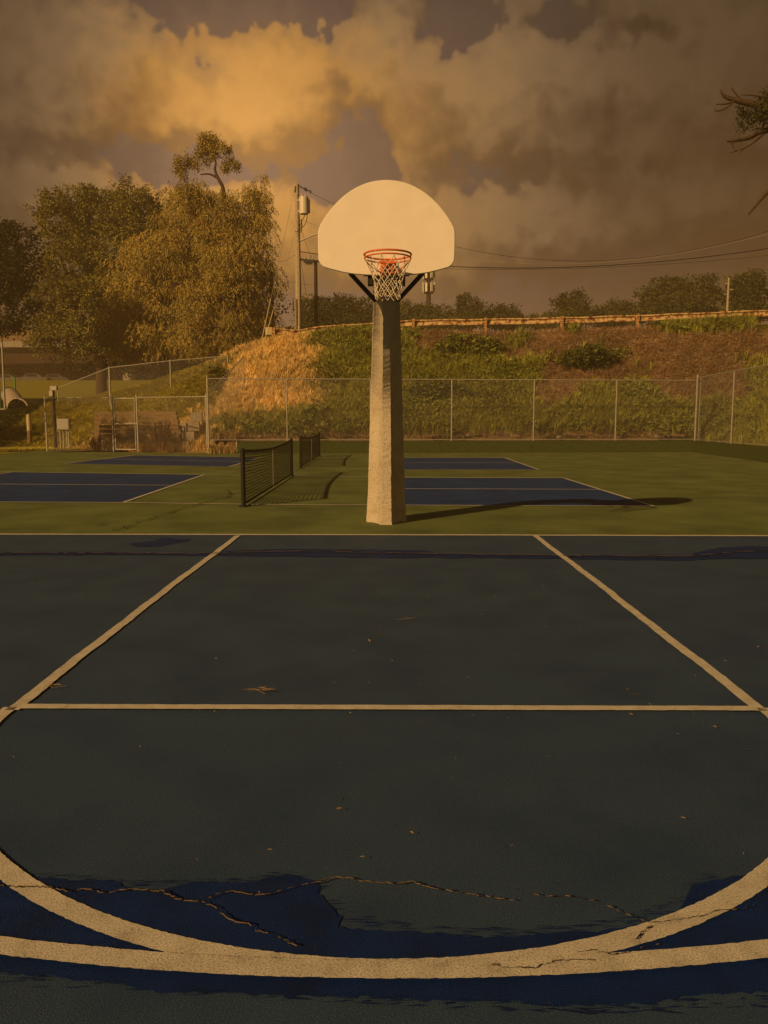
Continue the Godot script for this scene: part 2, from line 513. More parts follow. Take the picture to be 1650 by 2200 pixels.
func build_court() -> void:
	var court := struct("court", sheet(V([-16.4, 14, -16.3, -36.6, -7.6, -34.4, 13.9, -35.95, 12.9, -26.6, 12.2, 14]), 0.0), M.green)
	# basketball end: faded blue
	part("basketball_surface", sheet(V([-8.2, 12.5, -8.2, -9.60, -4.75, -9.54, 0, -9.50, 4.63, -9.43, 8.2, -9.38, 8.2, 12.5]), 0.004), M.court, court)
	# pickleball surfaces
	part("pickleball_surface", sheet(V([-10.2, -13.55, -4.52, -13.31, -4.76, -20.34, -10.2, -21.37]), 0.004), M.play, court)
	part("pickleball_surface", sheet(V([-0.27, -12.92, 4.39, -12.75, 4.35, -19.14, -0.25, -19.3]), 0.004), M.play, court)
	part("pickleball_surface", sheet(V([-10.58, -25.62, -4.83, -23.89, -4.82, -30.05, -10.25, -31.99]), 0.004), M.play, court)
	part("pickleball_surface", sheet(V([-0.2, -22.5, 4.39, -22.44, 4.51, -29.87, -0.2, -29.8]), 0.004), M.play, court)
	# basketball lines
	part("baseline", stripe(V([-8.2, -9.59, -4.75, -9.54, 0, -9.50, 4.63, -9.43, 8.2, -9.38]), 0.085, 0.008, 0.15), M.line, court)
	for s in [-1, 1]:
		part("lane_line", stripe(V([1.80 * s, -9.40, 1.81 * s, -6.5, 1.80 * s, -3.62]), 0.066, 0.012, 0.05, 0.0025, 0.012), M.line, court)
	part("free_throw_line", stripe(V([-1.77, -3.66, 1.77, -3.645]), 0.060, 0.016, 0.03, 0.0018, 0.005), M.line, court)
	var arc := PackedVector2Array()
	for i in 73:
		var a := PI * i / 72.0
		arc.append(Vector2(1.82 * cos(a), -3.66 + 1.82 * sin(a)))
	part("free_throw_circle", stripe(arc, 0.068, 0.012, 0.012, 0.0016, 0.003), M.line, court)
	arc = PackedVector2Array()
	for i in 121:
		var a := PI * (0.5 + (i / 120.0 - 0.5) * 0.86)
		arc.append(Vector2(6.02 * cos(a), -7.85 + 6.02 * sin(a)))
	part("three_point_line", stripe(arc, 0.066, 0.016, 0.015, 0.0016, 0.003), M.line, court)
	# pickleball lines
	var lines := [
		[-12.5, -13.62, -4.52, -13.31, -2.38, -13.03, -0.35, -12.92, 4.39, -12.75], [-12.0, -21.72, -10.2, -21.37, -4.76, -20.34, 0.49, -19.3, 4.35, -19.14],
		[-10.2, -17.4, -8.53, -17.25, -4.64, -16.92], [-0.25, -16.05, 4.37, -15.88], [-4.50, -13.35, -4.74, -20.3], [-0.27, -12.96, -0.25, -19.26], [4.37, -12.80, 4.33, -19.1], [-10.2, -13.6, -10.2, -21.3],
		[-10.58, -25.62, -4.83, -23.89, 0.0, -22.5, 4.39, -22.44], [-10.25, -31.99, -4.82, -30.05, 0.75, -29.79, 4.51, -29.87], [-10.4, -28.81, -4.83, -26.97], [-0.2, -26.2, 4.45, -26.21],
		[-4.81, -23.95, -4.80, -30.0], [-0.2, -22.55, -0.2, -29.78], [4.37, -22.5, 4.49, -29.8], [-10.56, -25.7, -10.25, -31.9]]
	for i in lines.size():
		part("pickleball_line", stripe(V(lines[i]), 0.065, 0.010 + 0.004 * (i % 2), 0.2, 0.004, 0.0), M.line, court)
	# dark blue repaint over repaired cracks
	part("repaint_patch", sheet(ragged(V([-2.87, -8.75, -2.73, -9.1, -2.65, -9.21, -2.31, -9.17, -2.24, -8.99, -2.38, -8.82, -2.51, -8.62, -2.78, -8.55]), 0.08, 0.03), 0.008), M.repaint, court)
	part("repaint_patch", sheet(ragged(V([-8, -8.3, -5.5, -8.24, -4.08, -8.17, -3.12, -8.24, -2.01, -8.13, -1.65, -8.31, -1.07, -8.44, -0.03, -8.35, 0.4, -8.33, 0.54, -8.12, 1.79, -8.04, 3.14, -8.06, 3.64, -8.54, 4.2, -8.6, 7.9, -8.6, 7.9, -7.9, 3.86, -7.84, 3.33, -7.81, 3.01, -7.7, 1.73, -7.8, 0.52, -7.87, 0.38, -7.87, -0.02, -7.86, -1.0, -7.94, -1.58, -7.96, -1.97, -7.99, -3.05, -8.03, -4.0, -8.0, -8, -8.05]), 0.12, 0.015), 0.008), M.repaint, court)
	part("repaint_patch", sheet(ragged(V([-1.12, -2.26, -0.96, -2.23, -0.86, -2.23, -0.78, -2.2, -0.67, -2.17, -0.65, -2.2, -0.57, -2.22, -0.45, -2.21, -0.37, -2.23, -0.3, -2.25, -0.22, -2.22, -0.2, -2.16, -0.16, -2.1, -0.12, -2.04, -0.14, -2.0, -0.08, -1.99, 0.12, -1.98, 0.25, -1.97, 0.4, -1.97, 0.53, -1.99, 0.64, -2.01, 0.73, -2.04, 0.81, -2.06, 0.87, -2.12, 0.92, -2.2, 1.0, -2.24, 1.3, -2.3, 1.5, -2.1, 1.6, -1.75, 0.9, -1.76, 0.5, -1.72, 0.1, -1.73, -0.2, -1.76, -0.55, -1.75, -0.7, -1.80, -1.1, -1.83, -1.7, -1.9, -1.5, -2.3]), 0.02, 0.006), 0.008), M.repaint, court)
	# brush streaks trailing off the near repaint
	var edge := V([-1.3, -2.26, -0.96, -2.23, -0.78, -2.2, -0.65, -2.2, -0.45, -2.21, -0.3, -2.25, -0.2, -2.16, -0.12, -2.04, 0.12, -1.98, 0.4, -1.97, 0.64, -2.01, 0.87, -2.12, 1.0, -2.24])
	var low := V([-1.6, -1.84, -0.7, -1.80, -0.2, -1.76, 0.5, -1.72, 1.5, -1.76])
	var br := MB.new()
	for e in 2:
		var pts := resample(edge if e == 0 else low, 0.01)
		for i in (260 if e == 0 else 240):
			var c := pts[rng.randi() % pts.size()] + Vector2(rng.randf_range(-0.03, 0.03), rng.randf_range(-0.03, 0.012) if e == 0 else rng.randf_range(-0.01, 0.035))
			var l := rng.randf_range(0.01, 0.05); var h := rng.randf_range(0.0008, 0.003)
			var a := rng.randf_range(-0.15, 0.15)
			var u := Vector3(cos(a), 0, sin(a)) * l; var v := Vector3(-sin(a), 0, cos(a)) * h
			var o := Vector3(c.x, 0.0085 + 0.0005 * (i % 3), c.y)
			br.tri(o - u, o + v, o + u * rng.randf_range(0.6, 1.0)); br.tri(o - u, o + u * 0.7, o - v)
	part("repaint_streaks", br, M.repaint, court, "stuff")
	# cracks
	var y := 0.020
	crack(court, V([-1.25, -2.19, -1.08, -2.17, -1.01, -2.17, -0.93, -2.15, -0.88, -2.16, -0.82, -2.14, -0.76, -2.16, -0.66, -2.15, -0.6, -2.11, -0.53, -2.1, -0.49, -2.14, -0.45, -2.15, -0.38, -2.13, -0.31, -2.15, -0.27, -2.18, -0.22, -2.19, -0.17, -2.22, -0.11, -2.22, -0.07, -2.2, 0.03, -2.19, 0.08, -2.2, 0.13, -2.17, 0.23, -2.14, 0.37, -2.11]), 0.0024, y)
	crack(court, V([-0.53, -2.1, -0.48, -2.07, -0.44, -2.02, -0.38, -2.0, -0.35, -1.97, -0.31, -1.96, -0.24, -1.91]), 0.0027, y)
	crack(court, V([0.36, -2.17, 0.45, -2.13, 0.52, -2.13, 0.6, -2.11, 0.66, -2.05, 0.73, -2.01, 0.82, -2.03, 0.88, -2.04, 0.94, -2.07, 1.0, -2.07, 1.05, -2.09]), 0.0020, y, 0.3)
	crack(court, V([0.73, -2.0, 0.69, -1.97, 0.66, -1.94]), 0.004, y, 0.2)
	crack(court, V([0.27, -1.84, 0.3, -1.83, 0.37, -1.83, 0.41, -1.85, 0.45, -1.86, 0.53, -1.86]), 0.0024, y, 0.15)
	crack(court, V([0.5, -1.89, 0.53, -1.9, 0.59, -1.88, 0.65, -1.9, 0.72, -1.92]), 0.0024, y, 0.15)
	crack(court, V([-3.43, -9.77, -3.39, -10.28, -3.41, -10.74, -3.33, -11.13, -3.27, -11.64, -3.26, -12.26, -3.11, -13.02, -3.04, -13.4, -3.01, -13.81, -2.89, -14.23, -2.99, -14.97, -3.26, -15.84]), 0.022, y, 0.0)
	crack(court, V([-3.83, -10.25, -3.8, -10.56, -3.71, -10.76]), 0.02, y, 0.0)
	crack(court, V([-8, -8.14, -4.0, -8.09, -2.0, -8.06, -1.0, -8.22, 0.0, -8.1, 1.7, -7.95, 3.1, -7.9, 3.7, -8.2, 7.5, -8.2]), 0.014, y, 0.8)

func litter() -> void:
	var mb := MB.new()
	mb.colored = true
	for i in 420:
		var d := 1.9 + 8.0 * pow(rng.randf(), 0.8)
		var p := Vector3(rng.randf_range(-0.62, 0.62) * d, 0.022, -d)
		if i % 3 == 0: p = Vector3(rng.randf_range(-0.15, 0.45) * d, 0.022, -rng.randf_range(2.2, 7))
		var a := rng.randf() * TAU
		var l := rng.randf_range(0.003, 0.012) * (1.7 if rng.randf() < 0.10 else 1.0); var w := l * rng.randf_range(0.15, 0.6)
		var u := Vector3(cos(a), rng.randf_range(0.0, 0.3), sin(a)) * l; var s := Vector3(-sin(a), 0.25, cos(a)) * w
		var t := rng.randf()
		mb.col = Color(0.34, 0.21, 0.07).lerp(Color(0.45, 0.36, 0.2), t) if rng.randf() < 0.8 else Color(0.05, 0.03, 0.015)
		mb.tri(p - u, p + s, p + u)
	var o := part(numbered("dry_leaf_litter"), mb, M.blade, self)
	tag(o, "scattered tan crumbs of dry leaf and seed on the blue court", "leaf litter", "", "stuff")
	# tufts of dried grass lying on the court
	for q in [[556, 1492, 13, 0.09, "frayed wisp of dried grass lying just beyond the free throw line"], [866, 1338, 5, 0.08, "thin wisp of straw lying mid lane below the hoop"], [115, 1484, 7, 0.06, "small dry wisp lying beside the lane line end"]]:
		var g := MB.new()
		var c := at(q[0], q[1], 1.0)
		var k := EYE / (EYE - c.y)
		c = Vector3(c.x * k, 0.024, c.z * k)
		for i in q[2]:
			var a := rng.randf_range(-0.5, 0.9) + (PI * 0.75 if i % 3 == 0 else 0.0)
			var o1 := c + Vector3(rng.randf_range(-0.02, 0.02), rng.randf_range(0.0, 0.01), rng.randf_range(-0.02, 0.02))
			g.rod(o1, o1 + Vector3(cos(a), rng.randf_range(0, 0.12), sin(a)) * q[3] * rng.randf_range(0.3, 1.0), 0.0010, 3, false)
		var h := thing("grass_wisp", q[4], "dry grass", c)
		var pt := part("straws", g, M.straw, h, "stuff")
		pt.position = -c

# ---------------------------------------------------------------- basketball goal
func build_goal() -> void:
	var base := Vector3(0, 0, -10.83)
	var t := thing("basketball_goal", "fan shaped white backboard with orange rim on a tapered concrete gooseneck post", "basketball hoop", base)
	# curved, fluted concrete post
	var path := Curve3D.new()
	path.add_point(Vector3(0, -0.03, 0), Vector3.ZERO, Vector3(0, 0.6, 0))
	path.add_point(Vector3(0, 1.5, 0.10), Vector3(0, -0.5, -0.02), Vector3(0, 0.45, 0.06))
	path.add_point(Vector3(0, 2.42, 0.85), Vector3(0, -0.32, -0.34), Vector3(0, 0.2, 0.3))
	path.add_point(Vector3(0, 2.98, 2.12), Vector3(0, -0.2, -0.5), Vector3.ZERO)
	path.bake_interval = 0.05
	var pts := path.get_baked_points()
	var rings := []
	var mb := MB.new()
	var sec := []   # unit section: narrow flat nose, concave flank, narrow side edge
	var half := [[0.25, 1.0], [0.29, 0.93], [0.36, 0.72], [0.46, 0.52], [0.60, 0.36], [0.80, 0.22], [0.94, 0.16], [1.0, 0.10]]
	for q in half: sec.append(Vector2(q[0], q[1]))
	for i in half.size():
		var q = half[half.size() - 1 - i]
		sec.append(Vector2(q[0], -q[1]))
	for i in half.size(): sec.append(Vector2(-half[i][0], -half[i][1]))
	for i in half.size():
		var q = half[half.size() - 1 - i]
		sec.append(Vector2(-q[0], q[1]))
	for i in pts.size():
		var k := float(i) / (pts.size() - 1)
		var tg := (pts[mini(i + 1, pts.size() - 1)] - pts[maxi(i - 1, 0)]).normalized()
		var nrm := Vector3.RIGHT.cross(tg).normalized()
		var w := lerpf(0.283, 0.135, pow(k, 0.9)); var dp := lerpf(0.36, 0.13, k)
		var ring := PackedVector3Array()
		for s in sec:
			var j := Vector3(rng.randf_range(-1, 1), 0, rng.randf_range(-1, 1)) * (0.0035 if absf(s.y) > 0.9 else 0.002)
			ring.append(pts[i] + Vector3.RIGHT * s.x * w + nrm * s.y * dp + j)
		rings.append(ring)
	mb.loft(rings)
	mb.fan(rings[rings.size() - 1])
	part("post", mb, M.post, t)
	var off := -base
	# backboard: fan outline
	var bz := -8.52
	var hl := [[840, 115], [690, 133], [560, 180], [440, 255], [340, 345], [260, 440], [200, 530], [170, 590], [160, 640], [163, 890], [172, 925], [192, 955], [228, 982], [540, 1058]]
	var out := PackedVector2Array()
	for q in hl: out.append(Vector2((q[0] - 840) * 0.00106, (1058 - q[1]) * 0.00103))
	var full := PackedVector2Array()
	# smooth the arc
	for i in out.size():
		full.append(out[i])
	for i in out.size():
		var q := out[out.size() - 1 - i]
		if q.x < -0.001: full.append(Vector2(-q.x, q.y))
	var sm := PackedVector2Array()
	for r in 2:
		sm = PackedVector2Array()
		for i in full.size():
			var a := full[i]; var b := full[(i + 1) % full.size()]
			sm.append(a.lerp(b, 0.25)); sm.append(a.lerp(b, 0.75))
		full = sm
	var board := MB.new()
	var byx := 2.915
	var front := PackedVector3Array(); var rim_ := PackedVector3Array(); var backr := PackedVector3Array()
	for q in full:
		var cc := Vector2(0, 0.45)
		var ins := q + (cc - q).normalized() * 0.006
		front.append(Vector3(ins.x, byx + ins.y, bz + 0.019) + off)
		rim_.append(Vector3(q.x, byx + q.y, bz + 0.012) + off)
		backr.append(Vector3(q.x, byx + q.y, bz - 0.014) + off)
	var c0 := Vector3(0, byx + 0.45, bz + 0.019) + off
	for i in front.size():
		var j := (i + 1) % front.size()
		board.tri(c0, front[i], front[j])
		board.quad(front[j], front[i], rim_[i], rim_[j])
		board.quad(rim_[j], rim_[i], backr[i], backr[j])
		board.tri(c0 - Vector3(0, 0, 0.033), backr[j], backr[i])
	part("backboard", board, M.board, t)
	# steel behind the board: two wing plates, cross channel, two struts
	for s in [-1, 1]:
		var wing := MB.new()
		wing.box(Vector3(s * 0.155, 2.90, bz - 0.11) + off, Vector3(0.09, 0.13, 0.16))
		wing.box(Vector3(s * 0.17, 2.965, bz - 0.03) + off, Vector3(0.14, 0.10, 0.025))
		part("mounting_plate", wing, M.black, t)
		var brace := MB.new()
		brace.beam(Vector3(s * 0.385, 2.945, bz - 0.03) + off, Vector3(s * 0.125, 2.72, bz - 0.42) + off, 0.035, 0.035)
		part("brace", brace, M.black, t)
	var ch := MB.new()
	ch.box(Vector3(0, 2.99, bz - 0.035) + off, Vector3(0.85, 0.05, 0.03))
	ch.box(Vector3(0, 3.25, bz - 0.035) + off, Vector3(0.30, 0.5, 0.03))
	part("mounting_channel", ch, M.black, t)
	# rim: two stacked rings, bracket and under-braces
	var rc := Vector3(0.012, 3.045, -8.105) + off
	var rim := MB.new()
	for k in [[0.0, 0.236, 0.010], [-0.034, 0.232, 0.008]]:
		var ring := PackedVector3Array()
		for i in 49:
			var a: float = TAU * i / 48.0
			ring.append(rc + Vector3(cos(a) * k[1], k[0], sin(a) * k[1]))
		rim.tube(ring, k[2], 8, false)
	var rimo := part("rim", rim, M.orange, t)
	var br := MB.new()
	var pz := bz + 0.02
	br.box(Vector3(0.012, 2.985, pz + 0.008) + off, Vector3(0.155, 0.155, 0.014))
	# a folded wedge: flat top under the rim, sloping face, closed cheeks
	var wt := PackedVector3Array([Vector3(-0.062, 3.035, pz + 0.014) + off, Vector3(0.086, 3.035, pz + 0.014) + off, Vector3(0.080, 3.035, -8.40) + off, Vector3(-0.056, 3.035, -8.40) + off])
	var wb := PackedVector3Array([Vector3(-0.062, 2.905, pz + 0.016) + off, Vector3(0.086, 2.905, pz + 0.016) + off, Vector3(0.080, 2.925, -8.43) + off, Vector3(-0.056, 2.925, -8.43) + off])
	br.loft([wb, wt]); br.fan(wt, true); br.fan(wb)
	part("rim_bracket", br, M.orange, t)
	for s in [-1, 1]:
		var q := MB.new()
		var a0 := rc + Vector3(s * 0.228, -0.03, 0.02)
		var a3 := Vector3(0.012 + s * 0.02, 2.915, pz + 0.02) + off
		var cp := PackedVector3Array()
		for i in 11:
			var u := i / 10.0
			cp.append(a0.bezier_interpolate(a0 + Vector3(-s * 0.01, -0.06, -0.05), a3 + Vector3(s * 0.11, 0.03, 0.12), a3, u))
		q.tube(cp, 0.006, 6)
		part("rim_brace", q, M.orange, t)
	for i in 12:
		var a := TAU * (i + 0.5) / 12.0
		var hk := MB.new()
		var o := rc + Vector3(cos(a), 0, sin(a)) * 0.232
		hk.tube(PackedVector3Array([o + Vector3(0, -0.034, 0), o + Vector3(0, -0.05, 0) + Vector3(cos(a), 0, sin(a)) * 0.008, o + Vector3(0, -0.058, 0)]), 0.003, 5)
		part("net_hook", hk, M.orange, rimo)
	# net of knotted cord
	var rows := [[-0.050, 0.231], [-0.125, 0.195], [-0.185, 0.163], [-0.235, 0.147], [-0.285, 0.138], [-0.335, 0.132], [-0.385, 0.127], [-0.425, 0.125]]
	var knots := []
	for r in rows.size():
		var line := []
		for i in 12:
			var a := TAU * (i + (0.5 if r % 2 == 0 else 0.0)) / 12.0
			var rr: float = rows[r][1] * (1.0 + rng.randf_range(-0.05, 0.05) * minf(r, 2))
			line.append(rc + Vector3(cos(a) * rr, rows[r][0] + rng.randf_range(-0.008, 0.008) * minf(r, 2), sin(a) * rr))
		knots.append(line)
	var net := MB.new()
	for r in rows.size() - 1:
		for i in 12:
			var lo: int = i if r % 2 == 0 else i
			var n1: Vector3 = knots[r + 1][lo]; var n2: Vector3 = knots[r + 1][(i + 1) % 12 if r % 2 == 0 else (i + 11) % 12]
			for e in [n1, n2]:
				var p0: Vector3 = knots[r][i]
				var mid: Vector3 = (p0 + e) * 0.5 + Vector3(rng.randf_range(-0.004, 0.004), -0.004, rng.randf_range(-0.004, 0.004))
				net.tube(PackedVector3Array([p0, mid, e]), 0.0038, 5, false)
			if r > 0: net.box(knots[r][i], Vector3(0.011, 0.011, 0.011), Basis(Vector3(1, 1, 0.4).normalized(), 0.7))
	part("net", net, M.cord, t)

# ---------------------------------------------------------------- pickleball nets
func build_net(a: Vector3, b: Vector3, label: String) -> void:
	var t := thing("pickleball_net", label, "net", a, "pickleball nets")
	b -= a
	var dirv := b.normalized()
	var L := b.length()
	for p in [Vector3.ZERO, b]:
		var post := MB.new()
		post.rod(p, p + Vector3(0, 0.93, 0), 0.038, 12)
		post.rod(p + Vector3(0, 0.93, 0), p + Vector3(0, 0.955, 0), 0.030, 12)
		post.rod(p, p + Vector3(0, 0.02, 0), 0.075, 12)
		part("post", post, M.black, t)
	var top := func(u: float) -> float: return 0.905 - 0.085 * (1.0 - pow(absf(u * 2.0 - 1.0), 1.6))
	var mb := MB.new()
	var nv := int(L / 0.055)
	for i in range(1, nv):
		var u := float(i) / nv
		var o := dirv * L * u
		mb.rod(o + Vector3(0, 0.05, 0), o + Vector3(0, top.call(u), 0), 0.0020, 3, false)
	for j in 15:
		var pts := PackedVector3Array()
		for i in 41:
			var u := i / 40.0
			var y: float = lerpf(0.05, top.call(u), j / 15.0) + 0.006 * sin(u * 60.0 + j * 1.7) + 0.005 * rng.randf_range(-1, 1)
			pts.append(dirv * L * u + Vector3(0, y, 0))
		mb.tube(pts, 0.0065, 4, false)
	part("net_mesh", mb, M.netcord, t)
	var tape := MB.new(); var low := MB.new()
	for i in 40:
		var u := i / 40.0; var w := (i + 1) / 40.0
		tape.beam(dirv * L * u + Vector3(0, top.call(u), 0), dirv * L * w + Vector3(0, top.call(w), 0), 0.014, 0.055)
	low.beam(dirv * 0.03 + Vector3(0, 0.045, 0), b - dirv * 0.03 + Vector3(0, 0.045, 0), 0.012, 0.035)
	part("top_tape", tape, M.tape, t)
	part("bottom_band", low, M.netcord, t)
	var st := MB.new()
	var c := dirv * L * 0.5
	st.box(c + Vector3(0.009, 0.42, 0), Vector3(0.006, 0.80, 0.045))
	part("centre_strap", st, M.strap, t)

# ---------------------------------------------------------------- chain link fences
func link_mesh(a0: Vector3, a1: Vector3, b0: Vector3, b1: Vector3, pitch := 0.085, r := 0.0018) -> MB:
	# a0/a1 foot and head of one end, b0/b1 of the other
	var mb := MB.new()
	var L := a0.distance_to(b0); var H := (a0.distance_to(a1) + b0.distance_to(b1)) * 0.5
	var P := func(u: float, v: float) -> Vector3: return a0.lerp(b0, u / L).lerp(a1.lerp(b1, u / L), v / H)
	var k := -H
	while k < L:
		for s in [0, 1]:
			var u0 := maxf(k, 0.0); var u1 := minf(k + H, L)
			if u1 - u0 > 0.02:
				if s == 0: mb.rod(P.call(u0, u0 - k), P.call(u1, u1 - k), r, 3, false)
				else: mb.rod(P.call(u0, H - (u0 - k)), P.call(u1, H - (u1 - k)), r, 3, false)
		k += pitch
	return mb

func fence(t: Node3D, feet: Array, y0: float, y1: float, opts := {}) -> void:
	# feet: Vector3 positions of posts (world); y0 bottom of the mesh above foot, y1 top rail above foot
	var o := t.position
	for i in feet.size():
		var f: Vector3 = feet[i] - o
		var end: bool = i == 0 or i == feet.size() - 1
		var post := MB.new()
		var r := 0.042 if end else 0.030
		post.rod(f, f + Vector3(0, y1 + (0.10 if end else 0.0), 0), r, 8)
		if end: post.tube(PackedVector3Array([f + Vector3(0, y1 + 0.10, 0), f + Vector3(0, y1 + 0.13, 0), f + Vector3(0, y1 + 0.145, 0)]), [r * 1.1, r * 0.8, 0.005], 8)
		part("post", post, M.galv, t)
	for i in feet.size() - 1:
		var f: Vector3 = feet[i] - o; var g: Vector3 = feet[i + 1] - o
		var h := MB.new()
		h.rod(f + Vector3(0, y1, 0), g + Vector3(0, y1, 0), 0.024, 6, false)
		part("top_rail", h, M.galv, t)
		if not opts.get("no_bottom", false):
			var l := MB.new()
			l.rod(f + Vector3(0, y0 + 0.02, 0), g + Vector3(0, y0 + 0.02, 0), 0.020, 6, false)
			part("bottom_rail", l, M.galv, t)
		var n := (g - f).cross(Vector3.UP).normalized() * 0.03
		part("chain_link", link_mesh(f + n + Vector3(0, y0, 0), f + n + Vector3(0, y1 + 0.03, 0), g + n + Vector3(0, y0, 0), g + n + Vector3(0, y1 + 0.03, 0)), M.wire, t, "stuff")

func build_fences() -> void:
	# low green kick wall and the tall fence on it
	var A := Vector3(-6.45, 0, -34.05); var B := Vector3(13.85, 0, -35.55); var C := Vector3(12.95, 0, -26.4); var D := Vector3(12.5, 0, -17)
	var w := thing("kick_wall", "low dark green concrete kick wall along the foot of the embankment", "wall", A)
	var cuts := [A, A.lerp(B, 0.315), A.lerp(B, 0.632), A.lerp(B, 0.862), B]
	for i in 4:
		var mb := MB.new()
		var d: Vector3 = (cuts[i + 1] - cuts[i]).normalized()
		mb.beam(cuts[i] + d * 0.006 - A + Vector3(0, 0.265, 0), cuts[i + 1] - d * 0.006 - A + Vector3(0, 0.265, 0), 0.2, 0.53)
		part("wall_panel", mb, M.wallgreen, w)
	w = thing("kick_wall", "short green kick wall turning the corner beneath the angled end fence", "wall", B)
	var wb := [B + Vector3(0, 0, 0.12), C, D]
	for i in 2:
		var mb := MB.new()
		mb.beam(wb[i] - B + Vector3(0, 0.26, 0), wb[i + 1] - B + Vector3(0, 0.26, 0), 0.2, 0.52)
		part("wall_panel", mb, M.wallgreen, w)
	var feet := [Vector3(-7.68, 0.0, -34.0)]
	for k in 6:
		var px: float = [617, 795, 968, 1143, 1318, 1495][k]
		var x: float = (px - 829.0) / F * 34.4
		x = (px - 829.0) / F * (34.05 - (x + 6.45) * -0.0739)
		feet.append(Vector3(x, 0, -34.05 - (x + 6.45) * 0.0739))
	var t := thing("chain_link_fence", "tall galvanised chain link fence standing on the green kick wall before the hill", "fence", feet[0])
	fence(t, feet, 0.56, 3.2)
	var e := MB.new()
	e.rod(Vector3(-6.50, 0, -34.15) - feet[0], Vector3(-6.50, 0.58, -34.15) - feet[0], 0.03, 8)
	part("stub_post", e, M.galv, t)
	t = thing("chain_link_fence", "chain link fence turning the corner beside the kick wall at the court end", "fence", Vector3(13.85, 0, -35.4))
	fence(t, [Vector3(13.85, 0, -35.4), Vector3(13.33, 0, -30.5), Vector3(13.0, 0, -26.4), Vector3(12.7, 0, -21.7)], 0.55, 3.3)
	# lower fence with a gate
	var p98 := Vector3(-15.55, 0.02, -36.0); var p243 := Vector3(-12.36, 0.02, -35.6); var p295 := Vector3(-11.18, 0.02, -35.4); var p447 := Vector3(-7.80, 0.02, -34.25)
	t = thing("chain_link_fence", "low chain link fence before the grey utility cabinet", "fence", p98)
	fence(t, [p98, p243], 0.03, 2.42, {"no_bottom": true})
	t = thing("chain_link_fence", "low chain link fence between the gate and the tall fence post", "fence", p295)
	fence(t, [p295, p447], 0.03, 2.42, {"no_bottom": true})
	t = thing("gate", "narrow chain link gate hung between the two low fences", "gate", p243)
	var g0 := (p295 - p243) * 0.09; var g1 := (p295 - p243) * 0.91
	var fr := MB.new()
	var y0 := Vector3(0, 0.10, 0); var y1 := Vector3(0, 2.38, 0); var ym := Vector3(0, 1.27, 0)
	for q in [[g0 + y0, g0 + y1], [g1 + y0, g1 + y1], [g0 + y0, g1 + y0], [g0 + y1, g1 + y1], [g0 + ym, g1 + ym]]: fr.rod(q[0], q[1], 0.026, 8)
	part("frame", fr, M.galv, t)
	part("chain_link", link_mesh(g0 + y0, g0 + y1, g1 + y0, g1 + y1), M.wire, t, "stuff")
	for k in [0.5, 2.0]:
		var h := MB.new()
		h.rod(Vector3(0.03, k, 0), g0 + Vector3(0.0, k, 0), 0.02, 6)
		part("hinge", h, M.galv, t)
	var la := MB.new()
	la.box(g1 + Vector3(0.03, 1.27, 0.04), Vector3(0.16, 0.05, 0.03))
	part("latch", la, M.galv, t)
	# fence climbing the slope behind
	var s0 := at(125, 868, 46.5); var s1 := at(237, 853, 43.0); var s2 := at(367, 826, 43.2); var s3 := at(490, 797, 43.4)
	for s in 4:
		var q = [s0, s1, s2, s3][s]
		q.y = height(q.x, -q.z) - 0.05
		if s == 0: s0 = q
		elif s == 1: s1 = q
		elif s == 2: s2 = q
		else: s3 = q
	t = thing("chain_link_fence", "chain link fence climbing the grassy slope behind the gate", "fence", s1)
	var tops := [at(125, 834, 46.5).y, at(235, 790, 43.0).y, at(367, 775, 43.2).y, at(490, 765, 43.4).y]
	var bs := [s0, s1, s2, s3]
	for i in 4:
		var post := MB.new()
		var b: Vector3 = bs[i]
		post.rod(b - s1, Vector3(b.x, tops[i] + 0.06, b.z) - s1, 0.05 if i == 1 else 0.035, 8)
		part("post", post, M.galv, t)
		if i < 3:
			var b2: Vector3 = bs[i + 1]
			var ta := Vector3(b.x, tops[i], b.z) - s1; var tb := Vector3(b2.x, tops[i + 1], b2.z) - s1
			var h := MB.new()
			h.rod(ta, tb, 0.026, 6)
			part("top_rail", h, M.galv, t)
			part("chain_link", link_mesh(b - s1, ta, b2 - s1, tb, 0.085), M.wire, t, "stuff")
	# fence end panel running up the hill from the tall end post
	t = thing("chain_link_fence", "short fence panel running up the bank from the tall end post", "fence", Vector3(-7.6, 0, -34.3))
	var u0 := Vector3(-7.6, 0, -34.3); var u1 := Vector3(-6.9, 0, -38.4)
	u1.y = height(u1.x, 38.4)
	var pp := MB.new()
	pp.rod(u1 - u0, u1 - u0 + Vector3(0, 1.9, 0), 0.03, 8)
	part("post", pp, M.galv, t)
	var rr := MB.new()
	rr.rod(Vector3(0, 2.7, 0), u1 - u0 + Vector3(0, 1.85, 0), 0.024, 6)
	part("top_rail", rr, M.galv, t)
	part("chain_link", link_mesh(Vector3(0, 0.3, 0), Vector3(0, 2.7, 0), u1 - u0, u1 - u0 + Vector3(0, 1.85, 0)), M.wire, t, "stuff")

